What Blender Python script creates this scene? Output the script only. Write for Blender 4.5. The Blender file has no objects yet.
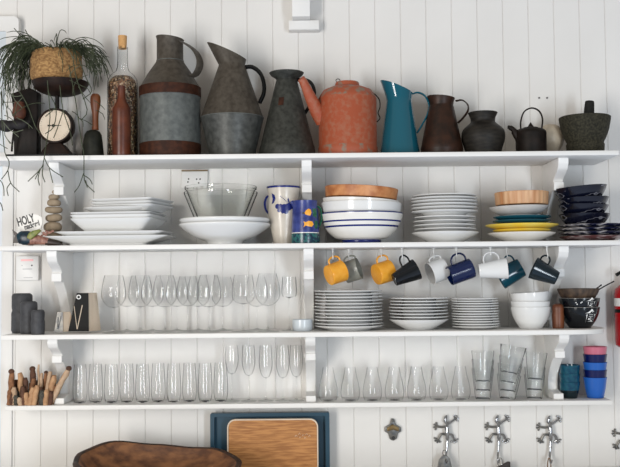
import bpy, bmesh, math, random
from mathutils import Vector, Matrix
random.seed(7)
C = bpy.context.scene.collection
PI = math.pi
# ------------------------------------------------------------------ camera
F = 950.0; D = 3.8; PITCH = 0.0495; ROLL = 0.0095
CAM = Vector((0, -D, 1.6))
fw = Vector((0, math.cos(PITCH), math.sin(PITCH))); up0 = Vector((0, -math.sin(PITCH), math.cos(PITCH))); rt0 = Vector((1, 0, 0))
RT = rt0*math.cos(ROLL) - up0*math.sin(ROLL); UP = rt0*math.sin(ROLL) + up0*math.cos(ROLL)
def at(u, v, Y):
    d = fw + RT*((u-310)/F) - UP*((v-233.5)/F)
    return CAM + d*((Y-CAM.y)/d.y)
def S(Y): return (D+Y)/F
cd = bpy.data.cameras.new('camera'); cam = bpy.data.objects.new('camera', cd); C.objects.link(cam)
cd.sensor_width = 36; cd.lens = F*36/620; cd.clip_start = .05
cam.matrix_world = Matrix(((RT.x, UP.x, -fw.x, CAM.x), (RT.y, UP.y, -fw.y, CAM.y), (RT.z, UP.z, -fw.z, CAM.z), (0, 0, 0, 1)))
bpy.context.scene.camera = cam
# ------------------------------------------------------------------ materials
def mat(name, c, rough=.5, metal=0, c2=None, scale=20, lo=.35, hi=.65, bump=0, detail=4, coat=0, tr=0, alpha=1, spec=.5, stretch=None, bscale=None, sub=0):
    m = bpy.data.materials.new(name); m.use_nodes = True
    nt = m.node_tree; b = nt.nodes['Principled BSDF']
    b.inputs['Base Color'].default_value = (*c, 1); b.inputs['Roughness'].default_value = rough
    b.inputs['Metallic'].default_value = metal; b.inputs['Coat Weight'].default_value = coat
    b.inputs['Transmission Weight'].default_value = tr; b.inputs['Specular IOR Level'].default_value = spec
    if c2 or bump:
        tc = nt.nodes.new('ShaderNodeTexCoord'); mp = nt.nodes.new('ShaderNodeMapping'); n = nt.nodes.new('ShaderNodeTexNoise')
        nt.links.new(tc.outputs['Object'], mp.inputs['Vector']); nt.links.new(mp.outputs['Vector'], n.inputs['Vector'])
        if stretch: mp.inputs['Scale'].default_value = stretch
        n.inputs['Scale'].default_value = scale; n.inputs['Detail'].default_value = detail
        if c2:
            r = nt.nodes.new('ShaderNodeValToRGB'); r.color_ramp.elements[0].position = lo; r.color_ramp.elements[1].position = hi
            r.color_ramp.elements[0].color = (*c, 1); r.color_ramp.elements[1].color = (*c2, 1)
            nt.links.new(n.outputs['Fac'], r.inputs['Fac']); nt.links.new(r.outputs['Color'], b.inputs['Base Color'])
        if bump:
            bp = nt.nodes.new('ShaderNodeBump'); bp.inputs['Strength'].default_value = bump; bp.inputs['Distance'].default_value = .003
            src = n
            if bscale:
                src = nt.nodes.new('ShaderNodeTexNoise'); src.inputs['Scale'].default_value = bscale; nt.links.new(mp.outputs['Vector'], src.inputs['Vector'])
            nt.links.new(src.outputs['Fac'], bp.inputs['Height']); nt.links.new(bp.outputs['Normal'], b.inputs['Normal'])
    return m
def glass(name, tint, edge, rough=.02, refl=1.0, pos=.45, ior=1.2, film=False):
    # thin clear glass: see-through film whose rim darkens where the ray crosses more glass, with Fresnel reflections
    m = bpy.data.materials.new(name); m.use_nodes = True; nt = m.node_tree
    for n in list(nt.nodes):
        if n.type != 'OUTPUT_MATERIAL': nt.nodes.remove(n)
    out = nt.nodes['Material Output']
    lw = nt.nodes.new('ShaderNodeLayerWeight'); lw.inputs['Blend'].default_value = .25
    rp = nt.nodes.new('ShaderNodeValToRGB'); rp.color_ramp.elements[0].color = (*tint, 1); rp.color_ramp.elements[1].color = (*edge, 1)
    rp.color_ramp.elements[0].position = pos
    t = nt.nodes.new('ShaderNodeBsdfTransparent' if film else 'ShaderNodeBsdfRefraction')
    if not film: t.inputs['IOR'].default_value = ior; t.inputs['Roughness'].default_value = 0
    g = nt.nodes.new('ShaderNodeBsdfGlossy'); g.inputs['Roughness'].default_value = rough
    pw = nt.nodes.new('ShaderNodeMath'); pw.operation = 'POWER'; pw.inputs[1].default_value = 4
    lw2 = nt.nodes.new('ShaderNodeLayerWeight'); lw2.inputs['Blend'].default_value = .5
    mul = nt.nodes.new('ShaderNodeMath'); mul.operation = 'MULTIPLY_ADD'; mul.inputs[1].default_value = .45*refl; mul.inputs[2].default_value = .045*refl; mul.use_clamp = True
    mx = nt.nodes.new('ShaderNodeMixShader')
    nt.links.new(lw.outputs['Facing'], rp.inputs['Fac']); nt.links.new(rp.outputs['Color'], t.inputs['Color'])
    nt.links.new(lw2.outputs['Facing'], pw.inputs[0]); nt.links.new(pw.outputs[0], mul.inputs[0]); nt.links.new(mul.outputs[0], mx.inputs['Fac'])
    nt.links.new(t.outputs[0], mx.inputs[1]); nt.links.new(g.outputs[0], mx.inputs[2]); nt.links.new(mx.outputs[0], out.inputs['Surface'])
    return m
def speckle(name, cols, scale, rough=.6):
    m = bpy.data.materials.new(name); m.use_nodes = True; nt = m.node_tree; b = nt.nodes['Principled BSDF']
    tc = nt.nodes.new('ShaderNodeTexCoord'); v = nt.nodes.new('ShaderNodeTexVoronoi'); v.inputs['Scale'].default_value = scale
    sp = nt.nodes.new('ShaderNodeSeparateColor'); r = nt.nodes.new('ShaderNodeValToRGB'); r.color_ramp.interpolation = 'CONSTANT'
    els = r.color_ramp.elements
    while len(els) < len(cols): els.new(.5)
    for i, c in enumerate(cols): els[i].position = i/len(cols); els[i].color = (*c, 1)
    nt.links.new(tc.outputs['Object'], v.inputs['Vector']); nt.links.new(v.outputs['Color'], sp.inputs['Color'])
    nt.links.new(sp.outputs[0], r.inputs['Fac']); nt.links.new(r.outputs['Color'], b.inputs['Base Color']); b.inputs['Roughness'].default_value = rough
    return m
def vein(name, c, c2, scale, stretch, w):
    m = mat(name, c, .22, c2=c2, scale=scale, stretch=stretch, detail=3); r = next(n for n in m.node_tree.nodes if n.type == 'VALTORGB').color_ramp
    r.elements[0].position = .5-w; r.elements[1].position = .5; e = r.elements.new(.5+w); e.color = (*c, 1); return m
WALL = mat('wall_paint', (.70, .685, .66), .6, c2=(.73, .715, .69), scale=3, spec=.3)
PAINT = mat('shelf_paint', (.72, .71, .69), .5, c2=(.745, .735, .715), scale=6, spec=.3)
WHITE = mat('white_china', (.70, .70, .69), .14, spec=.45)
WARMW = mat('warm_china', (.72, .70, .66), .2, c2=(.76, .74, .70), scale=15)
GREYW = mat('grey_china', (.50, .48, .46), .3, c2=(.56, .54, .52), scale=20)
BLUEW = mat('bluish_china', (.55, .60, .64), .2)
CREAM = mat('cream_stoneware', (.52, .47, .40), .25, c2=(.60, .55, .48), scale=25)
COBALT = mat('cobalt', (.010, .018, .14), .25)
BLUEJ = mat('blue_jug_glaze', (.012, .02, .13), .3, c2=(.04, .06, .24), scale=40)
GREENB = mat('green_glaze', (.01, .10, .05), .25)
TEALDK = mat('dark_teal_pattern', (.01, .03, .06), .25, c2=(.02, .12, .12), scale=90, lo=.48, hi=.52)
YELL = mat('yellow_glaze', (.80, .34, .025), .3, c2=(.84, .40, .045), scale=60)
YPLATE = mat('yellow_plate', (.80, .55, .05), .3, c2=(.78, .60, .12), scale=15)
ORANGE = mat('orange_dish', (.36, .115, .03), .5, c2=(.58, .26, .10), scale=26, detail=7)
TAN = mat('tan_dish', (.44, .19, .075), .5, c2=(.62, .38, .21), scale=35, stretch=(1, 1, .1))
NAVY = mat('navy_glaze', (.003, .010, .055), .16)
BLACKG = mat('black_glaze', (.0025, .004, .006), .15)
DTEAL = mat('dark_teal_glaze', (.0018, .010, .016), .15)
TEALG = mat('teal_glaze', (.003, .055, .085), .16)
TEALP = mat('teal_plate', (.008, .075, .11), .25)
GREYG = mat('sage_grey_glaze', (.21, .215, .185), .3, c2=(.27, .275, .24), scale=30)
NAVYB = vein('navy_marbled_bowl', (.003, .004, .012), (.22, .22, .25), 6, (1, 1, 3), .012)
PATT = vein('patterned_plate', (.006, .008, .028), (.40, .38, .38), 9, (1, 1, 8), .06)
PINKP = vein('pinkish_plate', (.09, .028, .03), (.30, .24, .24), 9, (1, 1, 8), .06)
GALV = mat('galvanised', (.075, .082, .08), .5, .15, c2=(.13, .14, .132), scale=48, bump=.15, detail=9, lo=.3, hi=.7, spec=.35)
GALVB = mat('galvanised_brown', (.042, .034, .026), .55, .1, c2=(.082, .07, .055), scale=55, bump=.15, detail=9, lo=.3, hi=.7, spec=.3)
GALVD = mat('galvanised_dark', (.020, .021, .018), .5, .15, c2=(.052, .054, .047), scale=60, bump=.15, detail=9, lo=.3, hi=.7, spec=.35)
GALVL = mat('galvanised_lower', (.036, .038, .035), .45, .2, c2=(.085, .088, .082), scale=50, bump=.15, detail=9, lo=.3, hi=.7, spec=.35)
RUST = mat('rust_band', (.026, .008, .0035), .65, .1, c2=(.055, .017, .007), scale=45, bump=.15, spec=.25)
DKIRON = mat('dark_iron', (.0055, .0042, .0035), .55, .05, c2=(.014, .009, .007), scale=30, bump=.1, spec=.2)
BLACKI = mat('black_iron', (.003, .003, .003), .5, 0, spec=.25)
TERRA = mat('orange_paint', (.33, .068, .026), .55, c2=(.33, .13, .075), scale=60, bump=.2, lo=.45, hi=.75, detail=12)
TERRAW = mat('orange_worn', (.32, .07, .028), .6, c2=(.21, .15, .11), scale=38, lo=.50, hi=.62, detail=12)
ENAM = mat('teal_enamel', (.003, .085, .125), .10, coat=.4)
COPPER = mat('old_copper', (.012, .005, .0025), .45, .15, c2=(.036, .013, .006), scale=25, bump=.1, spec=.35)
CLAY = mat('dark_clay', (.008, .007, .006), .55, c2=(.022, .019, .015), scale=25, bump=.25, stretch=(1, 1, 4), spec=.25)
STONE = mat('mortar_stone', (.010, .0095, .005), .8, c2=(.040, .036, .022), scale=130, bump=.4, spec=.3)
STONED = mat('pestle_stone', (.005, .005, .0042), .7, c2=(.012, .012, .010), scale=90, bump=.3, spec=.3)
SHELLM = mat('cream_shell', (.42, .35, .26), .5, c2=(.52, .45, .35), scale=20)
PEB = mat('pebble', (.235, .18, .12), .8, c2=(.32, .25, .175), scale=30, bump=.1, spec=.2)
COIR = mat('coir', (.15, .068, .022), .95, c2=(.42, .245, .095), scale=90, bump=1.0, detail=10, lo=.3, hi=.68, stretch=(1, 1, 1.6))
STEM = mat('plant_stem', (.020, .028, .012), .6, c2=(.055, .068, .034), scale=40, spec=.3)
STEML = mat('plant_stem_pale', (.085, .10, .06), .6)
PANM = mat('pan_iron', (.008, .004, .003), .55, .05, c2=(.022, .010, .006), scale=25, spec=.2)
DIAL = mat('dial_paper', (.55, .44, .33), .4, c2=(.66, .56, .44), scale=22)
SLATE = mat('slate_metal', (.016, .014, .015), .65, 0, c2=(.034, .031, .033), scale=40, bump=.2, spec=.2)
RUSTR = mat('rust_red', (.07, .018, .008), .65, c2=(.12, .035, .014), scale=40)
HANDW = mat('handle_wood', (.10, .026, .007), .45, c2=(.20, .06, .016), scale=25, stretch=(1, 1, .2))
BELLM = mat('bell_metal', (.009, .010, .008), .5, .1, c2=(.02, .021, .015), scale=30, spec=.25)
CORK = mat('cork', (.48, .25, .09), .8, c2=(.58, .33, .13), scale=200, bump=.2)
BEADS = speckle('mixed_beads', [(.26, .19, .11), (.08, .03, .012), (.012, .009, .006), (.42, .34, .24), (.05, .022, .011), (.16, .07, .03), (.22, .12, .05), (.03, .018, .011)], 170)
REDB = mat('rust_bottle', (.06, .013, .005), .35, c2=(.12, .028, .010), scale=25)
VASE = mat('charcoal_vase', (.042, .043, .047), .6, c2=(.060, .061, .066), scale=60, bump=.1, spec=.3)
BLACKP = mat('black_panel', (.002, .002, .002), .5, spec=.15)
PALEW = mat('pale_wood', (.58, .47, .36), .5, c2=(.66, .55, .43), scale=20, stretch=(1, 1, .1))
CHROME = mat('chrome', (.42, .43, .45), .16, 1)
STEELD = mat('dull_steel', (.10, .105, .11), .45, .6, c2=(.21, .20, .18), scale=60)
WIREW = mat('white_wire', (.80, .80, .78), .35)
BROWNW = mat('brown_shaker', (.085, .022, .007), .45, c2=(.17, .05, .016), scale=30, stretch=(1, 1, .25))
COCO = mat('coconut_shell', (.02, .011, .007), .6, c2=(.085, .052, .03), scale=55, stretch=(1, 1, .4))
RED = mat('extinguisher_red', (.33, .004, .007), .25)
TRAYT = mat('tray_teal', (.003, .042, .075), .4)
OAK = mat('oak', (.30, .115, .024), .45, c2=(.47, .21, .058), scale=14, stretch=(1, 1, 10), detail=7, lo=.4, hi=.6)
DOUGH = mat('dough_bowl_wood', (.085, .030, .011), .6, c2=(.25, .105, .038), scale=34, stretch=(.5, 1, 1), bump=.6, detail=9)
DOUGHD = mat('dough_bowl_rim', (.016, .009, .006), .65, c2=(.055, .024, .012), scale=40, bump=.5)
PALEB = mat('pale_blue_panel', (.60, .65, .69), .4)
DARKMK = mat('dark_mark', (.02, .02, .02), .5)
PINKMK = mat('pink_mark', (.80, .42, .42), .5)
GREYMK = mat('grey_mark', (.35, .35, .36), .5)
PLASTIC = mat('white_plastic', (.68, .67, .655), .4)
BRASS = mat('aged_brass', (.15, .10, .04), .45, .6)
CUPB = mat('cup_blue', (.016, .105, .42), .2); CUPN = mat('cup_navy', (.003, .007, .07), .18); CUPP = mat('cup_pink', (.52, .14, .20), .25)

CUPT2 = mat('cup_teal', (.003, .042, .085), .1, c2=(.008, .08, .12), scale=60)
CUPT3 = mat('cup_teal_dark', (.003, .012, .016), .12)
SIGNW = mat('sign_white', (.78, .76, .72), .5)
FISHB = mat('fish_blue', (.003, .006, .014), .35, c2=(.006, .035, .055), scale=70)
FISHG = mat('fish_green', (.09, .13, .012), .45, c2=(.24, .23, .05), scale=70)
FISHP = mat('fish_pink', (.16, .055, .04), .45, c2=(.36, .19, .14), scale=80)
FISHD = mat('fish_brown', (.012, .007, .005), .45, c2=(.035, .018, .013), scale=60)
WORKT = mat('worktop_paint', (.72, .71, .70), .35, c2=(.76, .75, .74), scale=4)
LEATH = mat('dark_leather', (.03, .022, .02), .6)
CORD = mat('brown_cord', (.20, .12, .07), .8)
GL = glass('clear_glass', (.998, .999, .999), (.92, .925, .925), rough=.004, refl=.7, pos=.6, ior=1.10)
GLT = glass('tumbler_glass', (.995, .998, .998), (.74, .76, .77), rough=.004, refl=.85, pos=.55, ior=1.22)
GLF = glass('glass_foot', (.97, .975, .972), (.72, .74, .73), refl=.8, pos=.3, film=True)
GLB = glass('green_tint_glass', (.992, .995, .989), (.70, .74, .70), rough=.004, refl=.9, pos=.5, ior=1.2)
# ------------------------------------------------------------------ mesh helpers
def ring_pts(r, n, power, sx, sy):
    out = []
    for i in range(n):
        a = 2*PI*(i+.5)/n
        c, s = math.cos(a), math.sin(a)
        k = 1 if not power else 1/((abs(c)**power + abs(s)**power)**(1/power))
        out.append((r*c*k*sx, r*s*k*sy))
    return out
def lathe(prof, seg=48, power=None, sx=1, sy=1, bm=None, off=(0, 0, 0), mi=None):
    bm = bm or bmesh.new(); ox, oy, oz = off; rings = []
    for r, z in prof:
        if r < 1e-6: rings.append([bm.verts.new((ox, oy, oz+z))])
        else: rings.append([bm.verts.new((ox+x, oy+y, oz+z)) for x, y in ring_pts(r, seg, power, sx, sy)])
    for k in range(len(rings)-1):
        a, b = rings[k], rings[k+1]; m = mi(k, prof[k], prof[k+1]) if mi else 0
        for i in range(seg):
            j = (i+1) % seg
            if len(a) == 1 and len(b) == 1: continue
            if len(a) == 1: f = bm.faces.new((a[0], b[i], b[j]))
            elif len(b) == 1: f = bm.faces.new((a[i], b[0], a[j]))
            else: f = bm.faces.new((a[i], b[i], b[j], a[j]))
            f.material_index = m
    return bm
def cr(pts, n=6):
    P = [Vector(p) for p in pts]; P = [P[0]*2-P[1]] + P + [P[-1]*2-P[-2]]; out = []
    for i in range(1, len(P)-2):
        for k in range(n):
            t = k/n; a, b, c, d = P[i-1], P[i], P[i+1], P[i+2]
            out.append(.5*((2*b)+(c-a)*t+(2*a-5*b+4*c-d)*t*t+(3*b-a-3*c+d)*t**3))
    out.append(P[-2]); return out
def sm(prof, n=5): return [(max(p[0], 0), p[1]) for p in cr([(r, z) for r, z in prof], n)]
def shell(out, t, rim=True):
    z0 = out[0][1]; p = [(0, z0)] + list(out)
    r, z = out[-1]
    if rim: p += [(r-t*.3, z+t*.25), (r-t*.7, z+t*.25)]
    inner = [(r-t, z) for r, z in reversed(out) if z > z0+t*1.5 and r-t > .001]
    p += inner
    p += [(max(min(out[0][0], inner[-1][0])*.85, .001), z0+t), (0, z0+t)]
    return p
def tube(bm, pts, rad, seg=8, flat=None, ref=(0, 1, 0), cap=True):
    """sweep; flat=(w along ref, h in plane) as multipliers of rad"""
    pts = [Vector(p) for p in pts]; n = len(pts); R = Vector(ref); rings = []
    for i, p in enumerate(pts):
        t = (pts[min(i+1, n-1)] - pts[max(i-1, 0)]).normalized()
        b = R - t*R.dot(t)
        if b.length < 1e-4: b = Vector((1, .3, .2)); b = b - t*b.dot(t)
        b.normalize(); nn = t.cross(b)
        r = rad[i] if isinstance(rad, (list, tuple)) else rad
        w, h = flat or (1, 1)
        rings.append([bm.verts.new(p + b*(math.cos(2*PI*k/seg)*r*w) + nn*(math.sin(2*PI*k/seg)*r*h)) for k in range(seg)])
    for i in range(n-1):
        for k in range(seg):
            j = (k+1) % seg; bm.faces.new((rings[i][k], rings[i][j], rings[i+1][j], rings[i+1][k]))
    if cap: bm.faces.new(rings[0]); bm.faces.new(list(reversed(rings[-1])))
    return bm
def box(bm, x0, x1, y0, y1, z0, z1):
    v = [bm.verts.new((x, y, z)) for x in (x0, x1) for y in (y0, y1) for z in (z0, z1)]
    for f in ((0, 1, 3, 2), (4, 6, 7, 5), (0, 4, 5, 1), (2, 3, 7, 6), (0, 2, 6, 4), (1, 5, 7, 3)): bm.faces.new([v[i] for i in f])
    return bm
def bevel(bm, w, seg=2, ang=.6):
    bmesh.ops.recalc_face_normals(bm, faces=bm.faces)
    es = [e for e in bm.edges if len(e.link_faces) == 2 and e.calc_face_angle(0) > ang]
    bmesh.ops.bevel(bm, geom=es, offset=w, segments=seg, affect='EDGES', profile=.5); return bm
def prism(bm, poly, y0, y1, axis='y'):
    f = (lambda p, d: (p[0], d, p[1])) if axis == 'y' else (lambda p, d: (d, p[0], p[1]))
    a = [bm.verts.new(f(p, y0)) for p in poly]; b = [bm.verts.new(f(p, y1)) for p in poly]
    bm.faces.new(a); bm.faces.new(list(reversed(b)))
    for i in range(len(poly)):
        j = (i+1) % len(poly); bm.faces.new((a[i], b[i], b[j], a[j]))
    return bm
def ball(bm, c, rx, ry, rz, u=16, v=10, rot=None):
    m = Matrix.Translation(c) @ (rot or Matrix.Identity(4)) @ Matrix.Diagonal((rx, ry, rz, 1))
    bmesh.ops.create_uvsphere(bm, u_segments=u, v_segments=v, radius=1, matrix=m); return bm
def turn(bm, ang):
    # a handle drawn side-on, swung round the axis of its vessel by ang (positive: towards the room), keeping its width in view
    c, s_ = math.cos(ang), math.sin(ang)
    for v in bm.verts:
        x, y = v.co.x/c, v.co.y; v.co.x, v.co.y = x*c+y*s_, -x*s_+y*c
    return bm
def rad_at(prof, z):
    best = None
    for (r0, a), (r1, b) in zip(prof, prof[1:]):
        if min(a, b)-1e-9 <= z <= max(a, b)+1e-9 and abs(b-a) > 1e-9:
            r = r0+(r1-r0)*(z-a)/(b-a); best = r if best is None else max(best, r)
    return best if best is not None else max(prof, key=lambda p: p[1])[0]
def wrap(bm, prof, ang, off=.0006):
    """lay flat shapes drawn in x (across) and z (up) on a turned surface; ang is measured from straight ahead, to the right"""
    for v in bm.verts:
        r = rad_at(prof, v.co.z)+off-v.co.y; a = ang+v.co.x/max(r, .005)
        v.co = Vector((r*math.sin(a), -r*math.cos(a), v.co.z))
    return bm
def blob(bm, pts, y=0, n=1):
    c = (sum(p[0] for p in pts)/len(pts), sum(p[1] for p in pts)/len(pts))
    cv = bm.verts.new((c[0], y, c[1])); r1 = [bm.verts.new((c[0]+(p[0]-c[0])*.5, y, c[1]+(p[1]-c[1])*.5)) for p in pts]; r2 = [bm.verts.new((p[0], y, p[1])) for p in pts]
    k = len(pts)
    for i in range(k):
        j = (i+1) % k; bm.faces.new((cv, r1[i], r1[j])); bm.faces.new((r1[i], r2[i], r2[j], r1[j]))
    return bm
def disc(cx, cz, r, n=12, wob=0): return [(cx+math.cos(2*PI*i/n)*r*(1+wob*math.sin(5*2*PI*i/n)), cz+math.sin(2*PI*i/n)*r*(1+wob*math.sin(5*2*PI*i/n))) for i in range(n)]
def text_bm(body, size, ext=.0004, shear=0):
    cu = bpy.data.curves.new('lettering', 'FONT'); cu.body = body; cu.size = size; cu.extrude = ext; cu.align_x = 'CENTER'; cu.align_y = 'CENTER'; cu.shear = shear; cu.offset = size*.03
    o = bpy.data.objects.new('lettering', cu); C.objects.link(o); dg = bpy.context.evaluated_depsgraph_get(); dg.update()
    me = bpy.data.meshes.new_from_object(o.evaluated_get(dg)); bm = bmesh.new(); bm.from_mesh(me)
    bpy.data.objects.remove(o); bpy.data.curves.remove(cu); bpy.data.meshes.remove(me)
    for v in bm.verts: v.co = Vector((v.co.x, -v.co.z, v.co.y))
    return bm
def tag(o, label=None, cat=None, group=None, kind=None):
    if label: o['label'] = label
    if cat: o['category'] = cat
    if group: o['group'] = group
    if kind: o['kind'] = kind
    return o
def M(name, bm, m, parent=None, loc=(0, 0, 0), smooth=True, ang=.7):
    bmesh.ops.recalc_face_normals(bm, faces=bm.faces)
    me = bpy.data.meshes.new(name); bm.to_mesh(me); bm.free()
    for x in (m if isinstance(m, (list, tuple)) else [m]): me.materials.append(x)
    if smooth:
        for p in me.polygons: p.use_smooth = True
        me.set_sharp_from_angle(angle=ang)
    o = bpy.data.objects.new(name, me); C.objects.link(o); o.location = loc
    if parent: o.parent = parent
    return o
def T(name, label, cat, loc, group=None, rot=(0, 0, 0)):
    o = bpy.data.objects.new(name, None); C.objects.link(o); o.location = loc; o.rotation_euler = rot; o.empty_display_size = .02
    return tag(o, label, cat, group)
def dup(o, label=None, loc=None, rot=None):
    r = o.copy(); C.objects.link(r)
    if label: r['label'] = label
    if loc is not None: r.location = loc
    if rot is not None: r.rotation_euler = rot
    for ch in list(o.children):
        c = ch.copy(); C.objects.link(c); c.parent = r
        for g in list(ch.children):
            d = g.copy(); C.objects.link(d); d.parent = c
    return r
ORD = ['first', 'second', 'third', 'fourth', 'fifth', 'sixth', 'seventh', 'eighth', 'ninth', 'tenth', 'eleventh', 'twelfth', 'thirteenth']
def px(u, Y, zb, pts):
    """profile measured on the photograph: (radius px, row) -> metres from the base"""
    s = S(Y); out = []
    for r, v in pts:
        z = 0 if v is None else at(u, v, Y).z-zb
        out.append((r*s, z))
    return out
def rel(u0, Y, zb, u, v, dy=0):
    """point of the photograph at depth Y, relative to a base at column u0"""
    p = at(u, v, Y); b = base(u0, Y, zb); return Vector((p.x-b.x, dy, p.z-zb))
def base(u, Y, zb, v=None):
    # where the vertical through column u meets height zb
    p = at(u, v, Y) if v else at(u, 240, Y)
    if v is None:
        for _ in range(4):
            vv = 233.5 - 0
            lo, hi = -50., 900.
            for _ in range(40):
                mid = (lo+hi)/2
                if at(u, mid, Y).z > zb: lo = mid
                else: hi = mid
            p = at(u, lo, Y)
    return Vector((p.x, Y, zb))
# ------------------------------------------------------------------ setting
g0 = at(328, 430, 0).x; pit = at(354.1, 430, 0).x-g0
bm = bmesh.new(); xs = []
for k in range(-24, 25):
    x = g0+k*pit; xs += [(x-.0022, 0), (x, .0035), (x+.0022, 0)]
z0, z1 = .0, 3.4
a = [bm.verts.new((x, y, z0)) for x, y in xs]; b = [bm.verts.new((x, y, z1)) for x, y in xs]
for i in range(len(xs)-1): bm.faces.new((a[i], a[i+1], b[i+1], b[i]))
ab = [bm.verts.new((x, .06, z)) for x in (xs[0][0], xs[-1][0]) for z in (z0, z1)]
bm.faces.new((ab[0], ab[1], ab[3], ab[2]))
tag(M('wall_back', bm, WALL, smooth=False), kind='structure')
bm = box(bmesh.new(), at(2.5, 250, 0).x, at(13.5, 250, 0).x, -.009, -.0005, .3, at(10, 160, 0).z)
tag(M('trim_1', bevel(bm, .003), PAINT), kind='structure')
bm = box(bmesh.new(), at(-120, 250, 0).x, at(2.3, 250, 0).x, -.004, -.0005, .3, at(10, 160, 0).z)
tag(M('door_1', bm, PALEB), kind='structure')
bm = box(bmesh.new(), -1.7, 1.7, -.62, -.002, .815, .855)
tag(M('worktop', bevel(bm, .004), WORKT), 'white worktop below the bottom shelf carrying the wooden bowl', 'worktop')
ZW = .8555
# shelves: (name text, top row at centre, depth, right end, left end, label)
TH = .0175
SH = {}
def shelf(i, v, d, ul, ur, label, rr=0):
    z = at(310, v, -d).z; SH[i] = z
    xl = at(ul, v, -d).x; xr = at(ur, v, -d).x; bm = bmesh.new()
    poly = [(xl, -.001), (xl, -d)]
    if rr:
        for k in range(9):
            a = -PI/2 + k/8*PI/2; poly.append((xr-rr+rr*math.cos(a), -d+rr+rr*math.sin(a)))
    else: poly.append((xr, -d))
    poly.append((xr, -.001))
    lo = [bm.verts.new((x, y, z-TH)) for x, y in poly]; hi = [bm.verts.new((x, y, z)) for x, y in poly]
    bm.faces.new(lo); bm.faces.new(hi)
    for k in range(len(poly)):
        j = (k+1) % len(poly); bm.faces.new((lo[k], lo[j], hi[j], hi[k]))
    bevel(bm, .0018)
    tag(M('wall_shelf', bm, PAINT), label, 'shelf', 'white painted wall shelves')
shelf(1, 153.2, .31, -9, 619.3, 'uppermost white shelf carrying the old metal jugs')
shelf(2, 243.1, .30, -1.5, 623, 'second white shelf from the top carrying platters and bowls')
shelf(3, 332.4, .28, 1, 616, 'third white shelf with wine glasses and plate stacks', .16)
shelf(4, 403.2, .17, 5, 612.5, 'lowest white shelf holding tumblers and driftwood')
Z1, Z2, Z3, Z4 = (SH[i]+.0006 for i in (1, 2, 3, 4))
def bracket(u, up_, lo_, dtop, dend, label, w=.038, short=False):
    zt = SH[up_]-TH-.0004; zb = SH[lo_]+.0004; h = zt-zb; s = dtop
    def q(t, d): return (-d, zt-t*h)
    p = [(-.0012, zt), q(0, s), q(.07, s), q(.10, s*.97)]
    for k in range(1, 9):
        t = k/8; p.append(q(.10+.17*t, s*(.97-.30*(3*t*t-2*t**3)) ))
    p += [q(.27, s*.72), q(.37, s*.72), q(.37, s*.60)]
    for k in range(1, 13):
        t = k/12; e = s*.60-(s*.60-.05)*math.sin(min(t, .8)*PI*.62)
        p.append(q(.37+.51*t, e))
    p += [q(.91, dend*.85), q(.91, dend), q(1, dend), (-.0012, zb)]
    bm = prism(bmesh.new(), p, at(u, 240, 0).x-w/2, at(u, 240, 0).x+w/2, axis='x')
    bevel(bm, .0012, 1)
    tag(M('shelf_bracket', bm, PAINT, ang=.5), label, 'shelf bracket', 'scrolled brackets between the shelves')
for n, (u, txt) in enumerate(((70.5, 'left end, behind the pebbles and driftwood'), (308, 'middle of the shelves'), (549, 'right end of the shelves'))):
    for k, (a_, b_, txt2) in enumerate(((1, 2, 'under the top shelf'), (2, 3, 'under the second shelf'), (3, 4, 'just above the lowest shelf'))):
        who = ('left-hand', 'middle', 'right-hand')[n]
        bracket(u+((0, -2, -2), (-.5, .5, 1.5), (-.8, -2, -2.5))[n][k], a_, b_, (.255, .25, .235)[k], (.045, .06, .135)[k], f'{who} white scrolled bracket {txt2}')
# bracket of a higher shelf, top centre
t = T('shelf_bracket', 'cut-off white bracket foot on the wall at the top centre', 'shelf bracket', (0, 0, 0))
pa, pb = at(289, 33, 0), at(319, 23.5, 0)
M('foot_block', bevel(box(bmesh.new(), pa.x, pb.x, -.05, -.0005, pa.z, pb.z), .002), PAINT, t)
pa, pb = at(292.5, 23.5, 0), at(309.5, -40, 0)
M('post', bevel(box(bmesh.new(), pa.x, pb.x, -.10, -.0005, pa.z+.0005, pb.z), .002), PAINT, t)
# white rounded frame at far left
t = T('picture_frame', 'white round-cornered frame with pale blue panel at the left edge', 'picture frame', (at(-20, 100, -.03).x, -.028, Z1))
hw = at(19, 60, -.03).x-at(-20, 60, -.03).x; hh = at(10, 17, -.03).z-Z1
def rrect(x0, x1, z0, z1, r, n=6):
    out = []
    for cx, cz, a0 in ((x1-r, z1-r, 0), (x0+r, z1-r, PI/2), (x0+r, z0+r, PI), (x1-r, z0+r, 1.5*PI)):
        for k in range(n+1): out.append((cx+r*math.cos(a0+k/n*PI/2), cz+r*math.sin(a0+k/n*PI/2)))
    return out
def frame_bm(o, i, y0, y1, yi):
    bm = bmesh.new()
    L = [[bm.verts.new((x, y, z)) for x, z in q] for q, y in ((o, y1), (o, y0), (i, y0), (i, yi))]
    for A, B in zip(L, L[1:]):
        for k in range(len(A)): j = (k+1) % len(A); bm.faces.new((A[k], A[j], B[j], B[k]))
    bm.faces.new(L[0]); bm.faces.new(L[3]); return bm
M('frame', frame_bm(rrect(-hw, hw, 0, hh, .022), rrect(-hw+.05, hw-.05, .05, hh-.06, .006), -.014, .026, -.006), PAINT, t)
M('panel', box(bmesh.new(), -hw+.051, hw-.051, -.0085, -.0065, .051, hh-.061), PALEB, t)
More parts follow.
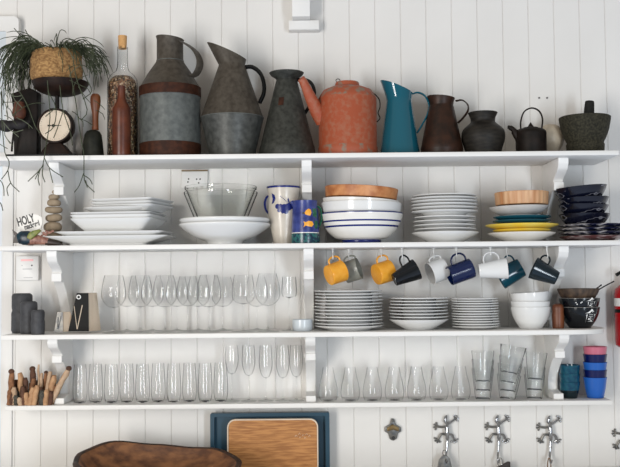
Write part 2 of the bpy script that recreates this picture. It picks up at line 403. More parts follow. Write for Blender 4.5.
# wall fittings
pa, pb = at(17.5, 280.5, 0), at(40, 256, 0); cx, cz = (pa.x+pb.x)/2, (pa.z+pb.z)/2; w, h = (pb.x-pa.x)/2, (pb.z-pa.z)/2
t = T('wall_thermostat', 'small white wall unit with pink heading above the charcoal vases', 'thermostat', (cx, 0, cz))
M('casing', bevel(prism(bmesh.new(), rrect(-w, w, -h, h, .005), -.022, -.0005), .002), PLASTIC, t)
M('heading', prism(bmesh.new(), rrect(-w*.55, w*.55, h*.58, h*.74, .002), -.0228, -.0221), PINKMK, t)
M('indicator', prism(bmesh.new(), disc(w*.42, h*.22, .0032), -.0228, -.0221), DARKMK, t)
M('indicator', prism(bmesh.new(), disc(-w*.45, h*.22, .002), -.0228, -.0221), GREYMK, t)
M('caption_strip', prism(bmesh.new(), rrect(-w*.4, w*.45, -h*.1, -h*.04, .0008), -.0228, -.0221), GREYMK, t)
M('edge_strip', prism(bmesh.new(), rrect(-w*.3, w*.5, -h*.8, -h*.76, .0006), -.0228, -.0221), GREYMK, t)
pa, pb = at(182, 189, 0), at(208, 171.5, 0); cx, cz = (pa.x+pb.x)/2, (pa.z+pb.z)/2; w, h = (pb.x-pa.x)/2, (pb.z-pa.z)/2
t = T('power_socket', 'white wall socket with small dark holes above the glass bowls', 'power socket', (cx, 0, cz))
M('plate', bevel(prism(bmesh.new(), rrect(-w, w, -h, h, .003), -.012, -.0005), .0015), PLASTIC, t)
for (x, z) in ((-.024, .004), (-.027, -.008), (.008, .003), (.022, .003), (.016, -.012)):
    M('pin_hole', prism(bmesh.new(), disc(x, z, .0034), -.0126, -.0121), DARKMK, t)
M('top_strip', box(bmesh.new(), -w, w, -.013, -.0005, h+.0005, h+.005), BRASS, t)
for u in (539, 547):
    p = at(u, 98, 0); bm = lathe([(0, 0), (.004, 0), (.004, .002), (.0025, .003), (0, .003)], 12)
    o = M('screw', bm, STEELD, loc=(p.x, -.0003, p.z)); o.rotation_euler = (PI/2, 0, 0)
    tag(o, ('left' if u == 539 else 'right')+' of two screw heads in the wall above the iron kettle', 'screw', 'screw heads in the wall')
# ------------------------------------------------------------------ top shelf
Y = -.165
def vessel(name, label, cat, u, pts, zb, m, wall=.002, Y=Y, smooth=0, mi=None, group=None, seg=48, part='body', close=False, power=None, rotz=0, sx=1, sy=1):
    p = px(u, Y, zb, pts)
    if smooth: p = sm(p, smooth)
    t = T(name, label, cat, base(u, Y, zb), group, (0, 0, rotz))
    prof = ([(0, p[0][1])]+p+[(0, p[-1][1])]) if close else shell(p, wall)
    o = M(part, lathe(prof, seg, mi=mi, power=power, sx=sx, sy=sy), m, t)
    return t, p, o
def spout_top(o, prof, zc, zt, rc, cx, rx, ry, zl, zr_, pw=1.2):
    for v in o.data.vertices:
        if v.co.z > zc+1e-5:
            k = min(1.05, (v.co.z-zc)/(zt-zc)); rp = max(rad_at(prof, min(v.co.z, prof[-1][1]-1e-5)), .001); c, s_ = v.co.x/rp, v.co.y/rp
            e = k**pw; X = rc*c*(1-e)+(cx+rx*c)*e; Y_ = rc*s_*(1-e)+ry*s_*e
            zt2 = zl+(zr_-zl)*(c+1)/2; v.co = Vector((X, Y_, zc+(zt2-zc)*k))
# -- tray, grinder, scale, plant
pa, pb = at(6, 154, -.30), at(76, 154, -.30)
bm = bevel(box(bmesh.new(), pa.x, pb.x, -.306, -.06, Z1, Z1+.007), .002)
tag(M('metal_tray', bm, BLACKI), 'thin black metal tray under the scale and grinder at the left', 'tray')
ZT = Z1+.0076
u0 = 26; t = T('hand_grinder', 'old dark iron grinder with rusty hopper left of the dial scale', 'grinder', base(u0, -.18, ZT))
R = lambda u, v, dy=0: rel(u0, -.18, ZT, u, v, dy)
a, b = R(15, 154), R(38, 90)
bm = prism(bmesh.new(), [(R(14.5, 153).x, 0), (R(37.5, 153).x, 0), (R(38, 92).x, R(38, 92).z), (R(30, 88).x, R(30, 88).z), (R(11.5, 94).x, R(11.5, 94).z), (R(14, 112).x, R(14, 112).z)], -.01, .05); M('body', bevel(bm, .004), DKIRON, t)
s = S(-.18); h = R(22, 98)
bm = lathe([(0, 0), (.016, .002), (.024, .012), (.026, .03), (.021, .05), (.018, .066), (.0, .066)], 24, off=(R(22, 120).x, -.036, R(22, 121).z)); M('hopper', bm, RUSTR, t)
bm = bmesh.new(); pts = [R(-2, 124, -.055), R(5, 127, -.055), R(12, 128.5, -.055), R(18, 127, -.055), R(24, 127, -.055), R(30, 126, -.055), R(34, 123.5, -.055)]
tube(bm, cr(pts, 4), [.001]+[.006, .011, .016, .019, .0215, .0225, .023, .0225, .021, .0195, .018, .0165, .0155, .0165, .0175, .018, .0175, .0165, .015, .0125, .0105, .008, .005]+[.002], 10, flat=(1, 1)); M('side_tray', bm, SLATE, t)
bm = tube(bmesh.new(), [R(15, 153, -.04), R(16, 145, -.045), R(18, 132, -.05)], .004, 8); M('crank_rod', bm, DKIRON, t)
# scale
u0 = 57; YS = -.17; t = T('kitchen_scale', 'antique iron kitchen scale with round cream dial under the potted plant', 'kitchen scale', base(u0, YS, ZT))
R = lambda u, v, dy=0: rel(u0, YS, ZT, u, v, dy); s = S(YS)
zc = R(57, 127).z; rd = 18*s
bm = prism(bmesh.new(), [(R(41, 0).x, 0), (R(74, 0).x, 0), (R(70, 0).x, .028), (R(64, 0).x, .055), (R(51, 0).x, .055), (R(45, 0).x, .028)], -.035, .035); M('base', bevel(bm, .004), PANM, t)
def face_turn(bm): 
    for v in bm.verts: v.co = Vector((v.co.x, -v.co.z, v.co.y))
    return bm
bm = face_turn(lathe([(0, -.005), (rd, -.005), (rd*1.0, .030), (rd*.97, .036), (rd*.90, .036), (rd*.86, .031), (0, .031)], 40)); bmesh.ops.translate(bm, verts=bm.verts, vec=(0, 0, zc)); case = M('dial_case', bm, PANM, t)
bm = face_turn(lathe([(0, .0312), (rd*.86, .0312), (rd*.86, .0325), (0, .0325)], 40)); bmesh.ops.translate(bm, verts=bm.verts, vec=(0, 0, zc)); dl = M('dial', bm, DIAL, case)
bm = bmesh.new()
for k in range(40):
    a = 2*PI*k/40; L = .006 if k % 5 == 0 else .003; c = Matrix.Translation((0, 0, zc)) @ Matrix.Rotation(a, 4, 'Y')
    b2 = box(bmesh.new(), -.0004, .0004, -.0331, -.0326, rd*.80-L, rd*.80)
    for f in b2.faces: bm.faces.new([bm.verts.new(c @ v.co) for v in f.verts])
    b2.free()
M('dial_marks', bm, DARKMK, case)
bm = prism(bmesh.new(), [(-.022, .003), (-.022, -.003), (-.008, -.0015), (.030, -.0008), (.030, .0008), (-.008, .0015)], -.036, -.0345); ball(bm, (0, -.035, 0), .006, .002, .006); bmesh.ops.translate(bm, verts=bm.verts, vec=(-.005, 0, zc)); M('needle', bm, BLACKI, case)
bm = bmesh.new()
for x in (-.028, .028): ball(bm, (x, -.0, zc+rd*.80), .012, .02, .010)
M('ornament', bm, PANM, t)
bm = tube(bmesh.new(), [(0, 0, zc+rd*.9), (0, 0, R(57, 95).z)], .008, 10); M('post', bm, DKIRON, t)
zp = R(60, 96).z; px0 = R(60.5, 90).x
pan = sm([(.02, zp), (.055, zp+.006), (.090, zp+.022), (.105, zp+.045), (.108, zp+.052)], 4); M('pan', lathe(shell(pan, .003), 40, off=(px0, 0, 0)), PANM, t)
# plant
ZP = ZT+zp+.0035; u0 = 56.5; YP = YS; t = T('potted_plant', 'trailing green plant in a rough tan fibre pot on the kitchen scale', 'potted plant', base(u0, YP, ZP))
R = lambda u, v, dy=0: rel(u0, YP, ZP, u, v, dy)
bm = bmesh.new(); ht = R(56, 52).z; pr = [(0, 0), (.03, .0), (.062, .02), (.084, .045), (.096, .075), (.098, .11), (.092, ht-.012), (.082, ht-.002), (.05, ht+.006), (0, ht+.008)]
lathe(sm(pr[1:-1], 3) and [(0, 0)]+sm(pr[1:-1], 4)+[pr[-1]], 48, bm=bm)
for v in bm.verts:
    k = 1+.05*math.sin(v.co.x*90+v.co.z*40)*math.sin(v.co.y*80+v.co.z*70)+random.uniform(-.025, .025); v.co.x *= k; v.co.y *= k; v.co.z += random.uniform(-.002, .003) if v.co.z > .02 else 0
M('pot', bm, COIR, t)
bm = bmesh.new(); bmp = bmesh.new(); tot = [0]
def strand(b, p, d, n, L, rad=.0015, g=.35, depth=0, wob=.35):
    pts = [p.copy()]; d = d.normalized()
    for k in range(n):
        for _ in range(2):
            q = pts[-1]+d*(L/2)
            # keep clear of wall and shelf front
            if q.y > .12: q.y = .12; d.y = -abs(d.y)
            if q.z < -.10 and q.y > -.155: q.y -= .012
            pts.append(q); d = (d+Vector((0, 0, -1))*g*.5).normalized()
        d = (d+Vector((random.uniform(-wob, wob), random.uniform(-wob, wob)*.6, random.uniform(-wob, wob)*.6))).normalized()
        if depth < 2 and random.random() < .42 and k > 0 and k < n-1:
            strand(b, pts[-1], d+Vector((random.uniform(-.8, .8), random.uniform(-.5, .5), random.uniform(-.4, .2))), random.randint(1, 3), L*.8, rad*.9, g, depth+1, wob)
    tube(b, pts, [rad]*(len(pts)-1)+[rad*.5], 5)
for k in range(215):
    left = random.random() < .64
    a = random.uniform(.62*PI, 1.3*PI) if left else random.uniform(-.42*PI, .30*PI)
    st = Vector((math.cos(a)*.075*random.uniform(.6, 1.05), math.sin(a)*.075, ht+random.uniform(-.006, .012)))
    d = Vector((math.cos(a), math.sin(a)*.7, random.uniform(.05, 1.1)))
    strand(bm if random.random() < .9 else bmp, st, d, random.randint(2, 5) if not left else random.randint(3, 6), random.uniform(.032, .05) if left else random.uniform(.028, .042), g=random.uniform(.45, .8), wob=.25)
for k in range(48):   # short tips falling over the front of the pot
    a = random.uniform(1.15*PI, 1.9*PI); st = Vector((math.cos(a)*.085, math.sin(a)*.085, ht-.002))
    strand(bm, st, Vector((math.cos(a)*.9+random.uniform(-.5, .5), math.sin(a)*.9, random.uniform(.2, .9))), random.randint(2, 3), .026, g=.75, wob=.4)
def poly(pts, dy, b=None, rad=.0018): tube(b or bm, cr([R(u, v, dy+random.uniform(-.006, .006)) for u, v in pts], 3), rad, 5)
FY = -.175   # in front of the shelf edge
for pts in ([(34, 46), (28, 42), (22, 36), (18, 31.5)], [(38, 48), (33, 40), (29, 33)], [(36, 48), (28, 40), (24, 37), (22, 43)], [(62, 52), (70, 44), (77, 43), (82, 50)], [(64, 52), (71, 45), (76, 48)],
            [(76, 52), (84, 52), (90, 56), (105, 69)], [(80, 56), (90, 62), (103, 72), (96, 74)]): poly(pts, -.05)
for pts in ([(3, 75), (7, 100), (7.5, 130), (8, 154), (6.4, 173.5), (0, 181)], [(6.4, 173.5), (10.3, 183), (11, 193), (9.6, 202.5), (0, 211)], [(10.3, 183), (16, 186), (18, 192), (19, 200)], [(9.6, 202.5), (15.4, 207), (17.5, 214)], [(9.6, 202.5), (9.4, 210), (4, 221), (1, 225)], [(9.4, 210), (9, 222), (10.7, 232)],
            [(16, 100), (17, 130), (19, 158), (23.5, 167), (22.5, 176), (16, 184)], [(22.5, 176), (24.6, 187.5), (33, 196)], [(24.6, 187.5), (21.4, 193), (22.5, 200)],
            [(60, 90), (62, 125), (58, 154), (56.7, 167), (53.5, 174), (41.8, 186.4)], [(53.5, 174), (51, 183), (52.5, 190)], [(57, 163), (62, 173.5), (75, 182)], [(62, 173.5), (65, 187.5)], [(56, 170), (55.5, 180), (58, 187)], [(53.5, 174), (48, 184)],
            [(80, 75), (87, 110), (92, 145), (94.4, 160), (94.4, 178.5), (96, 187.5), (105, 196.5)], [(94.4, 178.5), (90, 190), (85.4, 196.5)], [(96, 185), (98, 192)], [(94.4, 180), (100, 184), (103, 189)],
            [(72, 95), (75, 118), (82, 140), (84, 152)], [(75, 118), (70, 135), (66, 145)], [(84, 70), (88, 90), (98, 118), (92, 128)], [(90, 70), (97, 88), (102, 100), (94, 108)],
            [(30, 95), (40, 112), (48, 133), (53, 140)], [(60, 100), (68, 116), (66, 134), (58, 141)], [(68, 116), (58, 124)]): poly(pts, FY)
for k in range(26):
    u_, v_ = random.choice([(random.uniform(78, 104), random.uniform(62, 120)), (random.uniform(2, 34), random.uniform(70, 125)), (random.uniform(2, 34), random.uniform(85, 130))]); q = R(u_, v_, -.10+random.uniform(-.05, .02))
    strand(bm if k % 3 else bmp, q, Vector((random.uniform(-.7, .7), random.uniform(-.4, .1), random.uniform(-.6, .5))), random.randint(2, 4), random.uniform(.024, .036), g=.35, wob=.5)
for pts in ([(10, 122), (18, 130), (19, 142), (27, 152)], [(18, 130), (27, 139), (37, 137)], [(19, 142), (24, 150)], [(27, 139), (33, 144)], [(8, 96), (4, 110), (6, 118)], [(2, 150), (8, 143), (14, 150), (22, 155)], [(20, 98), (28, 105), (36, 104)], [(31, 92), (27, 105), (36, 116)]): poly(pts, FY, bmp, .0015)
M('stems', bm, STEM, t); M('pale_stems', bmp, STEML, t)
# small pale bottle, hand bell
tb, p, o = vessel('stoneware_bottle', 'small pale grey bottle between the scale and the hand bell', 'bottle', 78, [(4.5, None), (5, 150), (5, 128), (4, 120), (2.6, 116), (2.6, 111)], Z1, GREYW, .002, Y=-.09, seg=24)
u0 = 93; YB = -.20
tb, p, o = vessel('hand_bell', 'old dark hand bell with turned orange-brown wooden handle', 'bell', u0, [(11.2, None), (10.6, 152), (9.6, 142), (8.6, 135), (6.5, 131.5), (2.5, 130)], Z1, BELLM, .002, Y=YB, seg=32, close=True)
hp = px(u0, YB, Z1, [(3.4, 130), (3.2, 126), (3, 120), (3.4, 113), (4.6, 107), (5.2, 101), (4.8, 96.5), (3, 94)])
M('handle', lathe([(0, hp[0][1])]+sm(hp, 4)+[(0, hp[-1][1]+.001)], 24, off=(.009, 0, 0)), HANDW, tb)
# corked bottle and little rust bottle before it
u0 = 122.5; YC = -.15
pb_ = [(14.5, None), (15.3, 152), (15.3, 86), (14.6, 80), (12, 75.5), (7, 71.5), (5.4, 67), (5, 58), (5.2, 47.5)]
tb, p, o = vessel('corked_bottle', 'tall clear glass bottle with a cork, filled with beads and seeds', 'bottle', u0, pb_, Z1, GL, .0022, Y=YC, seg=40)
cp = px(u0, YC, Z1, [(14, 154), (14.4, 151), (14.4, 87), (13.4, 81.5), (9, 77), (4, 76)]); cp[0] = (cp[0][0], .004)
M('bead_filling', lathe([(0, .004)]+cp[:-1]+[(0, cp[-1][1])], 32), BEADS, tb)
kp = px(u0, YC, Z1, [(4, 49), (4.3, 42), (4.5, 36)]); M('cork', lathe([(0, kp[0][1])]+kp+[(0, kp[-1][1])], 20), CORK, tb)
rp = px(121.5, -.245, Z1, [(8.7, None), (9, 152), (9.2, 113), (8.3, 107), (5, 101), (3.9, 96), (3.8, 86)])
o = M('glass_bottle', lathe(shell(sm(rp, 3), .0022), 32), REDB, loc=base(121.5, -.245, Z1)); tag(o, 'small rust-red bottle standing before the corked bottle of beads', 'bottle')
# big banded can
u0 = 170.3
def bandmi(cuts):
    def f(k, a, b):
        z = (a[1]+b[1])/2
        for z0_, z1_, m in cuts:
            if z0_ <= z <= z1_: return m
        return 0
    return f
zr = lambda v, u=u0: at(u, v, Y).z-Z1
cuts = [(-.01, zr(144.6), 1), (zr(98.2), zr(88), 1), (zr(88), zr(36), 2)]
pts = [(30.3, None), (30.8, 152), (30.8, 144.7), (30.3, 144.5), (30.3, 98.5), (31, 98), (31, 88.2), (30, 87.8), (22, 74), (14, 62.5), (13.8, 61), (13.4, 60), (13.3, 41), (14.2, 38.5)]
tb, p, o = vessel('milk_can', 'largest galvanised jug with two rust-brown bands and strap handle', 'jug', u0, pts, Z1, [GALV, RUST, GALVB], .002, mi=bandmi(cuts))
for v in o.data.vertices:
    if v.co.z > zr(46): v.co.z += -(v.co.x)*.13*(v.co.z-zr(46))/(zr(38.5)-zr(46))
R = lambda u, v, dy=0: rel(u0, Y, Z1, u, v, dy)
M('handle', turn(tube(bmesh.new(), cr([R(183, 44), R(189, 48), R(197, 55), R(202, 64), R(202, 72), R(198, 78.5), R(193, 80)], 5), .020, 10, flat=(1.0, .13)), .6), GALVB, tb)
M('rim_roll', tube(bmesh.new(), [Vector((13.5*S(Y)*math.cos(a), 13.5*S(Y)*math.sin(a), zr(61.5))) for a in [k*2*PI/32 for k in range(33)]], .0022, 6, ref=(0, 0, 1)), GALV, tb)
# galvanised flared pitcher
u0 = 232.4
pts = [(23.5, None), (24, 150), (31.5, 119.5), (31.7, 118), (31, 116.5), (13.6, 66.5), (13.2, 65), (14, 62), (15.5, 59), (17, 56), (18.5, 53)]
tb, p, o = vessel('metal_pitcher', 'galvanised pitcher with wide waist and tall slanted spout', 'pitcher', u0, pts, Z1, [GALVB, GALVL], .002, mi=bandmi([(-.01, zr(118.3, 232), 1)]))
sY = S(Y); spout_top(o, p, zr(65, 232), zr(53, 232), 13.2*sY, -5.2*sY, 19.8*sY, 13.5*sY, zr(42.5, 232), zr(60, 232), 1.0)
R = lambda u, v, dy=0: rel(u0, Y, Z1, u, v, dy)
M('handle', tube(bmesh.new(), cr([R(244, 67.5), R(252, 67), R(260, 73), R(264, 84), R(263.5, 94), R(259.5, 103)], 5), .0085, 10, flat=(1.5, .95)), BLACKI, tb)
M('seam', tube(bmesh.new(), [Vector((31.6*S(Y)*math.cos(a), 31.6*S(Y)*math.sin(a), zr(118.2, 232))) for a in [k*2*PI/40 for k in range(41)]], .0016, 6, ref=(0, 0, 1)), GALV, tb)
# dark conical jug
u0 = 287.3
pts = [(28, None), (28.3, 152), (27.5, 147), (26.8, 145.5), (11, 82), (10.4, 80), (12, 78), (16, 75.5), (17.5, 73)]
tb, p, o = vessel('metal_jug', 'dark grey conical metal jug with flared rim and black handle', 'jug', u0, pts, Z1, GALVD, .002)
R = lambda u, v, dy=0: rel(u0, Y, Z1, u, v, dy)
M('handle', tube(bmesh.new(), cr([R(297, 80), R(304, 79.5), R(311, 83), R(314.5, 92), R(312, 102), R(305, 113)], 5), .0075, 10, flat=(1.3, .9)), BLACKI, tb)
bm = wrap(prism(bmesh.new(), [(-.009, zr(108, 287)), (.012, zr(108, 287)), (.012, zr(100, 287)), (-.009, zr(100, 287))], -.0006, .0002), p, -.35); M('rust_patch', bm, RUST, tb)
# orange oil can
u0 = 348
pts = [(29.5, None), (29.8, 152), (29.8, 148), (29.2, 147), (29.4, 99), (28, 96.5), (24.5, 91), (17.5, 88), (13, 87.5)]
tb, p, o = vessel('oil_can', 'worn orange watering can with long slanted spout and small lid', 'watering can', u0, pts, Z1, [TERRA, TERRAW], .002, mi=bandmi([(zr(104, 348), zr(80, 348), 1), (-.01, zr(145, 348), 1)]), close=True)
R = lambda u, v, dy=0: rel(u0, Y, Z1, u, v, dy)
Rp = lambda u, v, dy: at(u, v, Y+dy)-base(u0, Y, Z1)
M('spout', tube(bmesh.new(), [Rp(323, 121, -.012), Rp(317, 111, -.030), Rp(309.5, 95.5, -.075), Rp(303, 81, -.10), Rp(301, 78.5, -.105)], [.030, .028, .021, .0155, .0145], 16, flat=(.9, 1)), TERRA, tb)
lp = px(347.5, Y, Z1, [(12.5, 88), (12.3, 84.5), (11.5, 82.5)]); lid = M('lid', lathe([(0, lp[0][1])]+lp+[(0, lp[-1][1]+.004)], 32), TERRAW, tb)
M('lid_ring', tube(bmesh.new(), [R(338, 82)+Vector((.008*math.cos(a), 0, .006+.006*math.sin(a))) for a in [k*2*PI/14 for k in range(15)]], .0015, 6), BLACKI, lid)
M('handle', tube(bmesh.new(), cr([R(366, 90), R(373, 93), R(379, 99), R(380, 107), R(378, 113), R(380, 118), R(377, 122)], 4), .0022, 6), BLACKI, tb)
# teal enamel jug
u0 = 400; zr4 = lambda v: at(400, v, Y).z-Z1
pts = [(19.5, None), (19.8, 151.5), (19.2, 149), (13.3, 106), (12.6, 101), (12.8, 98), (15, 92), (16.5, 88.5)]
tb, p, o = vessel('enamel_jug', 'glossy teal enamel jug with pointed lip and thin handle', 'jug', u0, pts, Z1, ENAM, .002)
spout_top(o, p, zr4(101), zr4(88.5), 12.6*sY, -2.6*sY, 16.2*sY, 13.5*sY, zr4(80.5), zr4(93.5), 1.3)
R = lambda u, v, dy=0: rel(u0, Y, Z1, u, v, dy)
M('handle', tube(bmesh.new(), cr([R(412, 94), R(418, 92.5), R(425, 96), R(429, 105), R(427.5, 114), R(422, 125), R(417, 133)], 5), .0075, 10, flat=(1.2, .5)), ENAM, tb)
# copper jug
u0 = 442; zr5 = lambda v: at(442, v, Y).z-Z1
pts = [(21, None), (21.2, 150), (20.4, 145), (13, 109), (12.2, 105.5), (12.8, 101), (14, 97.5)]
tb, p, o = vessel('copper_jug', 'dark brown old copper jug with curled strap handle', 'jug', u0, pts, Z1, COPPER, .002, smooth=2)
for v in o.data.vertices:
    if v.co.z > zr5(105): k = (v.co.z-zr5(105))/.03; v.co.z += k*.005*(-v.co.x/.05)
R = lambda u, v, dy=0: rel(u0, Y, Z1, u, v, dy)
M('handle', turn(tube(bmesh.new(), cr([R(455, 102), R(461, 101.5), R(466, 106), R(466.5, 112), R(462, 119), R(457, 124)], 5), .012, 10, flat=(1.1, .22)), .35), COPPER, tb)
# clay pot
pts = [(17.5, None), (18.5, 150), (21.3, 141), (21.8, 135), (20, 129.5), (14.5, 124.5), (12.3, 122), (12.6, 118), (14.8, 113)]
p = px(483.5, Y, Z1, pts); o = M('clay_pot', lathe(shell(sm(p, 4), .005), 48), CLAY, loc=base(483.5, Y, Z1)); tag(o, 'squat blackened clay pot with short flared neck', 'pot')
# kettle
u0 = 531.3
pts = [(14.8, None), (15.2, 150), (15.4, 134), (15, 131.5), (12.5, 129.3), (6, 128.2)]
tb, p, o = vessel('iron_kettle', 'small cast iron kettle with hoop handle and pointed lid', 'kettle', u0, pts, Z1, DKIRON, .002, close=True, seg=40)
R = lambda u, v, dy=0: rel(u0, Y, Z1, u, v, dy)
lp = px(u0, Y, Z1, [(7.6, 129), (7.2, 127.6), (3, 126.6), (2.2, 125.4), (.4, 122.5)]); M('lid', lathe([(0, lp[0][1])]+lp+[(0, lp[-1][1])], 28), DKIRON, tb)
M('spout', tube(bmesh.new(), cr([R(522, 141), R(517.5, 137), R(513.5, 130), R(509.5, 127.5), R(507.8, 127)], 4), [.017]*4+[.014]*4+[.010]*4+[.0075]*4+[.007], 12), DKIRON, tb)
M('handle', tube(bmesh.new(), cr([R(521, 131), R(520.7, 122), R(524, 112), R(531.5, 108), R(539, 111), R(542.5, 119), R(541.5, 130)], 5), .0048, 10, flat=(1.5, .6)), DKIRON, tb)
# pale shell behind
pts = [(6, None), (8, 151.5), (12.5, 144), (13.3, 137), (11.5, 130), (7, 125.8), (3, 124.6)]
p = px(551, -.08, Z1, pts); o = M('ceramic_vase', lathe([(0, 0)]+sm(p, 4)+[(0, p[-1][1])], 36), SHELLM, loc=base(551, -.08, Z1)); tag(o, 'rounded cream vase half hidden behind the iron kettle', 'vase')
# mortar, pestle
pts = [(17.5, None), (18.5, 150.5), (18.8, 145), (18, 143), (20.5, 138), (23.5, 130), (25.2, 121), (25.5, 117.8)]
p = px(585.5, Y, Z1, pts); o = M('stone_mortar', lathe(shell(p, .012), 48), STONE, loc=base(585.5, Y, Z1)); tag(o, 'wide rough dark stone mortar at the right end of the top shelf', 'mortar')
a, b = at(587, 146, Y+.02), at(589.7, 101, Y+.02); ax = b-a; L = ax.length
o = M('stone_pestle', lathe([(0, 0)]+sm([(.010, .0), (.024, .006), (.026, .02), (.023, .06), (.020, L*.75), (.0175, L-.006), (.014, L)], 4)+[(0, L+.001)], 24), STONED, loc=(a.x, a.y, a.z))
o.rotation_mode = 'QUATERNION'; o.rotation_quaternion = ax.to_track_quat('Z', 'Y'); tag(o, 'black stone pestle standing up in the mortar', 'pestle')
# ------------------------------------------------------------------ second shelf
def plate_bm(R_, h, p, t=.0035, foot=.6, seg=56, power=None, sx=1, sy=1):
    f = foot*R_; w = min(.014, (R_-f)*.45)
    return lathe([(0, p-t), (f-.006, p-t), (f-.004, 0), (f, 0), (f+.003, p-t), (f+w, h-t-.0030), (R_*.985, h-t), (R_, h-t*.45), (R_-.0008, h), (R_*.975, h), (f+w, h-.0030), (f-.002, p), (0, p)], seg, power=power, sx=sx, sy=sy)
def dish_bm(R_, h, p, t=.0035, foot=.6, seg=56, power=None, sx=1, sy=1):
    f = foot*R_
    return lathe([(0, p-t), (f-.006, p-t), (f-.004, 0), (f, 0), (f+.003, (p-t)*.6), (f+(R_-f)*.5, p-t+(h-p)*.42), (R_*.985, h-t), (R_, h-t*.4), (R_-.001, h), (R_*.97, h), (f+(R_-f)*.5, p+(h-p)*.46), (f-.004, p), (0, p)], seg, power=power, sx=sx, sy=sy)
def bowl_prof(R_, h, rf, t=.004, bulge=.5):
    o = [(rf, 0), (rf+.002, .004)]
    for k in range(1, 9):
        s = k/8; r = rf+(R_-rf)*(math.sin(s*PI/2)*bulge + s*(1-bulge)); o.append((r, .004+(h-.004)*s**1.25))
    return o
def bowl_bm(R_, h, rf, t=.004, bulge=.5, **k): return lathe(shell(bowl_prof(R_, h, rf, t, bulge), t), 56, **k)
def stack(name, cat, where, u, Y, zb, items, group, fromtop=True, noun=None):
    """items bottom to top: (mesh builder key, z offset, tilt deg, dx px, material, word)"""
    cache = {}; n = len(items); s = S(Y); b = base(u, Y, zb)
    for i, (key, bmf, z, tilt, dx, m, nm) in enumerate(items):
        k = n-1-i
        pos = 'topmost' if k == 0 else 'bottom' if i == 0 else ORD[k]
        lab = f'{pos} {nm} ' + ('of' if pos in ('topmost', 'bottom') else 'from the top in') + f' {where}'
        ck = (key, m.name)
        if ck in cache: o = cache[ck].copy(); C.objects.link(o)
        else: o = cache[ck] = M(name if isinstance(name, str) else name[i], bmf(), m)
        o.location = b+Vector((dx*s, 0, z)); o.rotation_euler = (0, math.radians(tilt), 0)
        tag(o, lab, cat if isinstance(cat, str) else cat[i], group)
# pebbles
peb = [(54, 197, 5.5, 3.0), (54, 203, 6.6, 3.8), (53.8, 210, 8.4, 3.6), (54, 218, 8.2, 4.1), (53, 227, 9.3, 5.1), (53.5, 239, 9.6, 0)]
YB = -.17; s = S(YB)
for i, (u, v, rx, rz) in enumerate(peb):
    c = at(u, v, YB); 
    if rz == 0:
        ztop = at(53.5, 232.1, YB).z; r = (ztop-Z2)/2; c.z = Z2+r; rzz = r
    else: rzz = rz*s
    bm = lathe([(0, -rzz)]+[(rx*s*(1-abs(k/8)**2.6)**(1/2.6), rzz*k/8) for k in range(-7, 8)]+[(0, rzz)], 28, sy=.9)
    for w in bm.verts: w.co.x *= 1+.05*math.sin(w.co.y*80+i); w.co.z += .0012*math.sin(w.co.x*70+i*2)
    o = M('pebble', bm, PEB, loc=c); o['label'] = ('topmost and smallest', 'second from the top', 'third from the top', 'fourth from the top', 'fifth from the top', 'lowest, mostly hidden')[i]+' beige pebble in the stacked tower'; o['category'] = 'pebble'; o['group'] = 'pebbles stacked in a tower'
p = at(54, 192.3, YB); o = M('pebble', lathe([(0, -.0075)]+sm([(.004, -.006), (.0075, -.002), (.0068, .005), (.003, .0085)], 3)+[(0, .009)], 16), PEB, loc=(p.x, YB, p.z)); tag(o, 'tiny upright beige stone crowning the pebble tower', 'pebble', 'pebbles stacked in a tower')
# sign and fish
YF = -.225; u0 = 30
t = T('word_sign', 'small white cut-out sign reading HOLY mackerel behind the fish', 'sign', base(u0, YF, Z2))
R = lambda u, v, dy=0: rel(u0, YF, Z2, u, v, dy)
out = [(17.5, 221), (20, 217.5), (26, 215.5), (33, 213.8), (38, 214.6), (42, 217), (42.6, 223), (41, 228), (36, 230.5), (33, 233), (33, 246), (28, 246), (27, 236), (22, 233.5), (18.5, 230)]
M('board', bevel(prism(bmesh.new(), [(R(u, v).x, max(R(u, v).z, 0.0)) for u, v in out], -.002, .003), .0008, 1), SIGNW, t)
def place_text(body, size, u, v, ang, par, m, dy, sq_=.62):
    bm = text_bm(body, size); bmesh.ops.scale(bm, vec=(sq_, 1, 1.12), verts=bm.verts); c = R(u, v); bmesh.ops.transform(bm, matrix=Matrix.Translation((c.x, dy, c.z)) @ Matrix.Rotation(-ang, 4, 'Y'), verts=bm.verts); return M('lettering', bm, m, par, smooth=False)
place_text('HOLY', .040, 25.8, 220.5, .28, t, DARKMK, -.0026)
place_text('mackerel', .026, 32.0, 225.3, .30, t, DARKMK, -.0026)
t = T('fish_ornament', 'colourful fish ornament lying below the white word sign', 'ornament', base(37, -.268, Z2))
R = lambda u, v, dy=0: rel(37, -.268, Z2, u, v, dy)
def seg_fish(name, secs, m):
    bm = bmesh.new(); tube(bm, cr([R(u, v, 0) for u, v, r in secs], 3), [x for a, b in zip(secs, secs[1:]) for x in (a[2]*S(-.25)+(b[2]-a[2])*S(-.25)*k/3 for k in range(3))]+[secs[-1][2]*S(-.25)], 14, flat=(.62, 1)); return M(name, bm, m, t)
seg_fish('tail_half', [(18, 239, 5), (22, 238, 7.0), (27, 238, 7.3), (31, 238.5, 6.6)], FISHB)
seg_fish('belly', [(29, 239, 6.2), (35, 239.5, 5.4), (42, 240.5, 4.3), (48, 241.6, 3.4)], FISHP)
seg_fish('head', [(46, 241.5, 3.6), (52, 242.5, 2.6), (58, 243.6, 1.5), (63, 244.6, .6)], FISHD)
bm = prism(bmesh.new(), [(R(u, v).x, R(u, v).z) for u, v in ((20, 236), (12.5, 229.5), (15, 236), (13.5, 243), (20, 243))], -.006, .006); M('tail_fin', bm, FISHD, t)
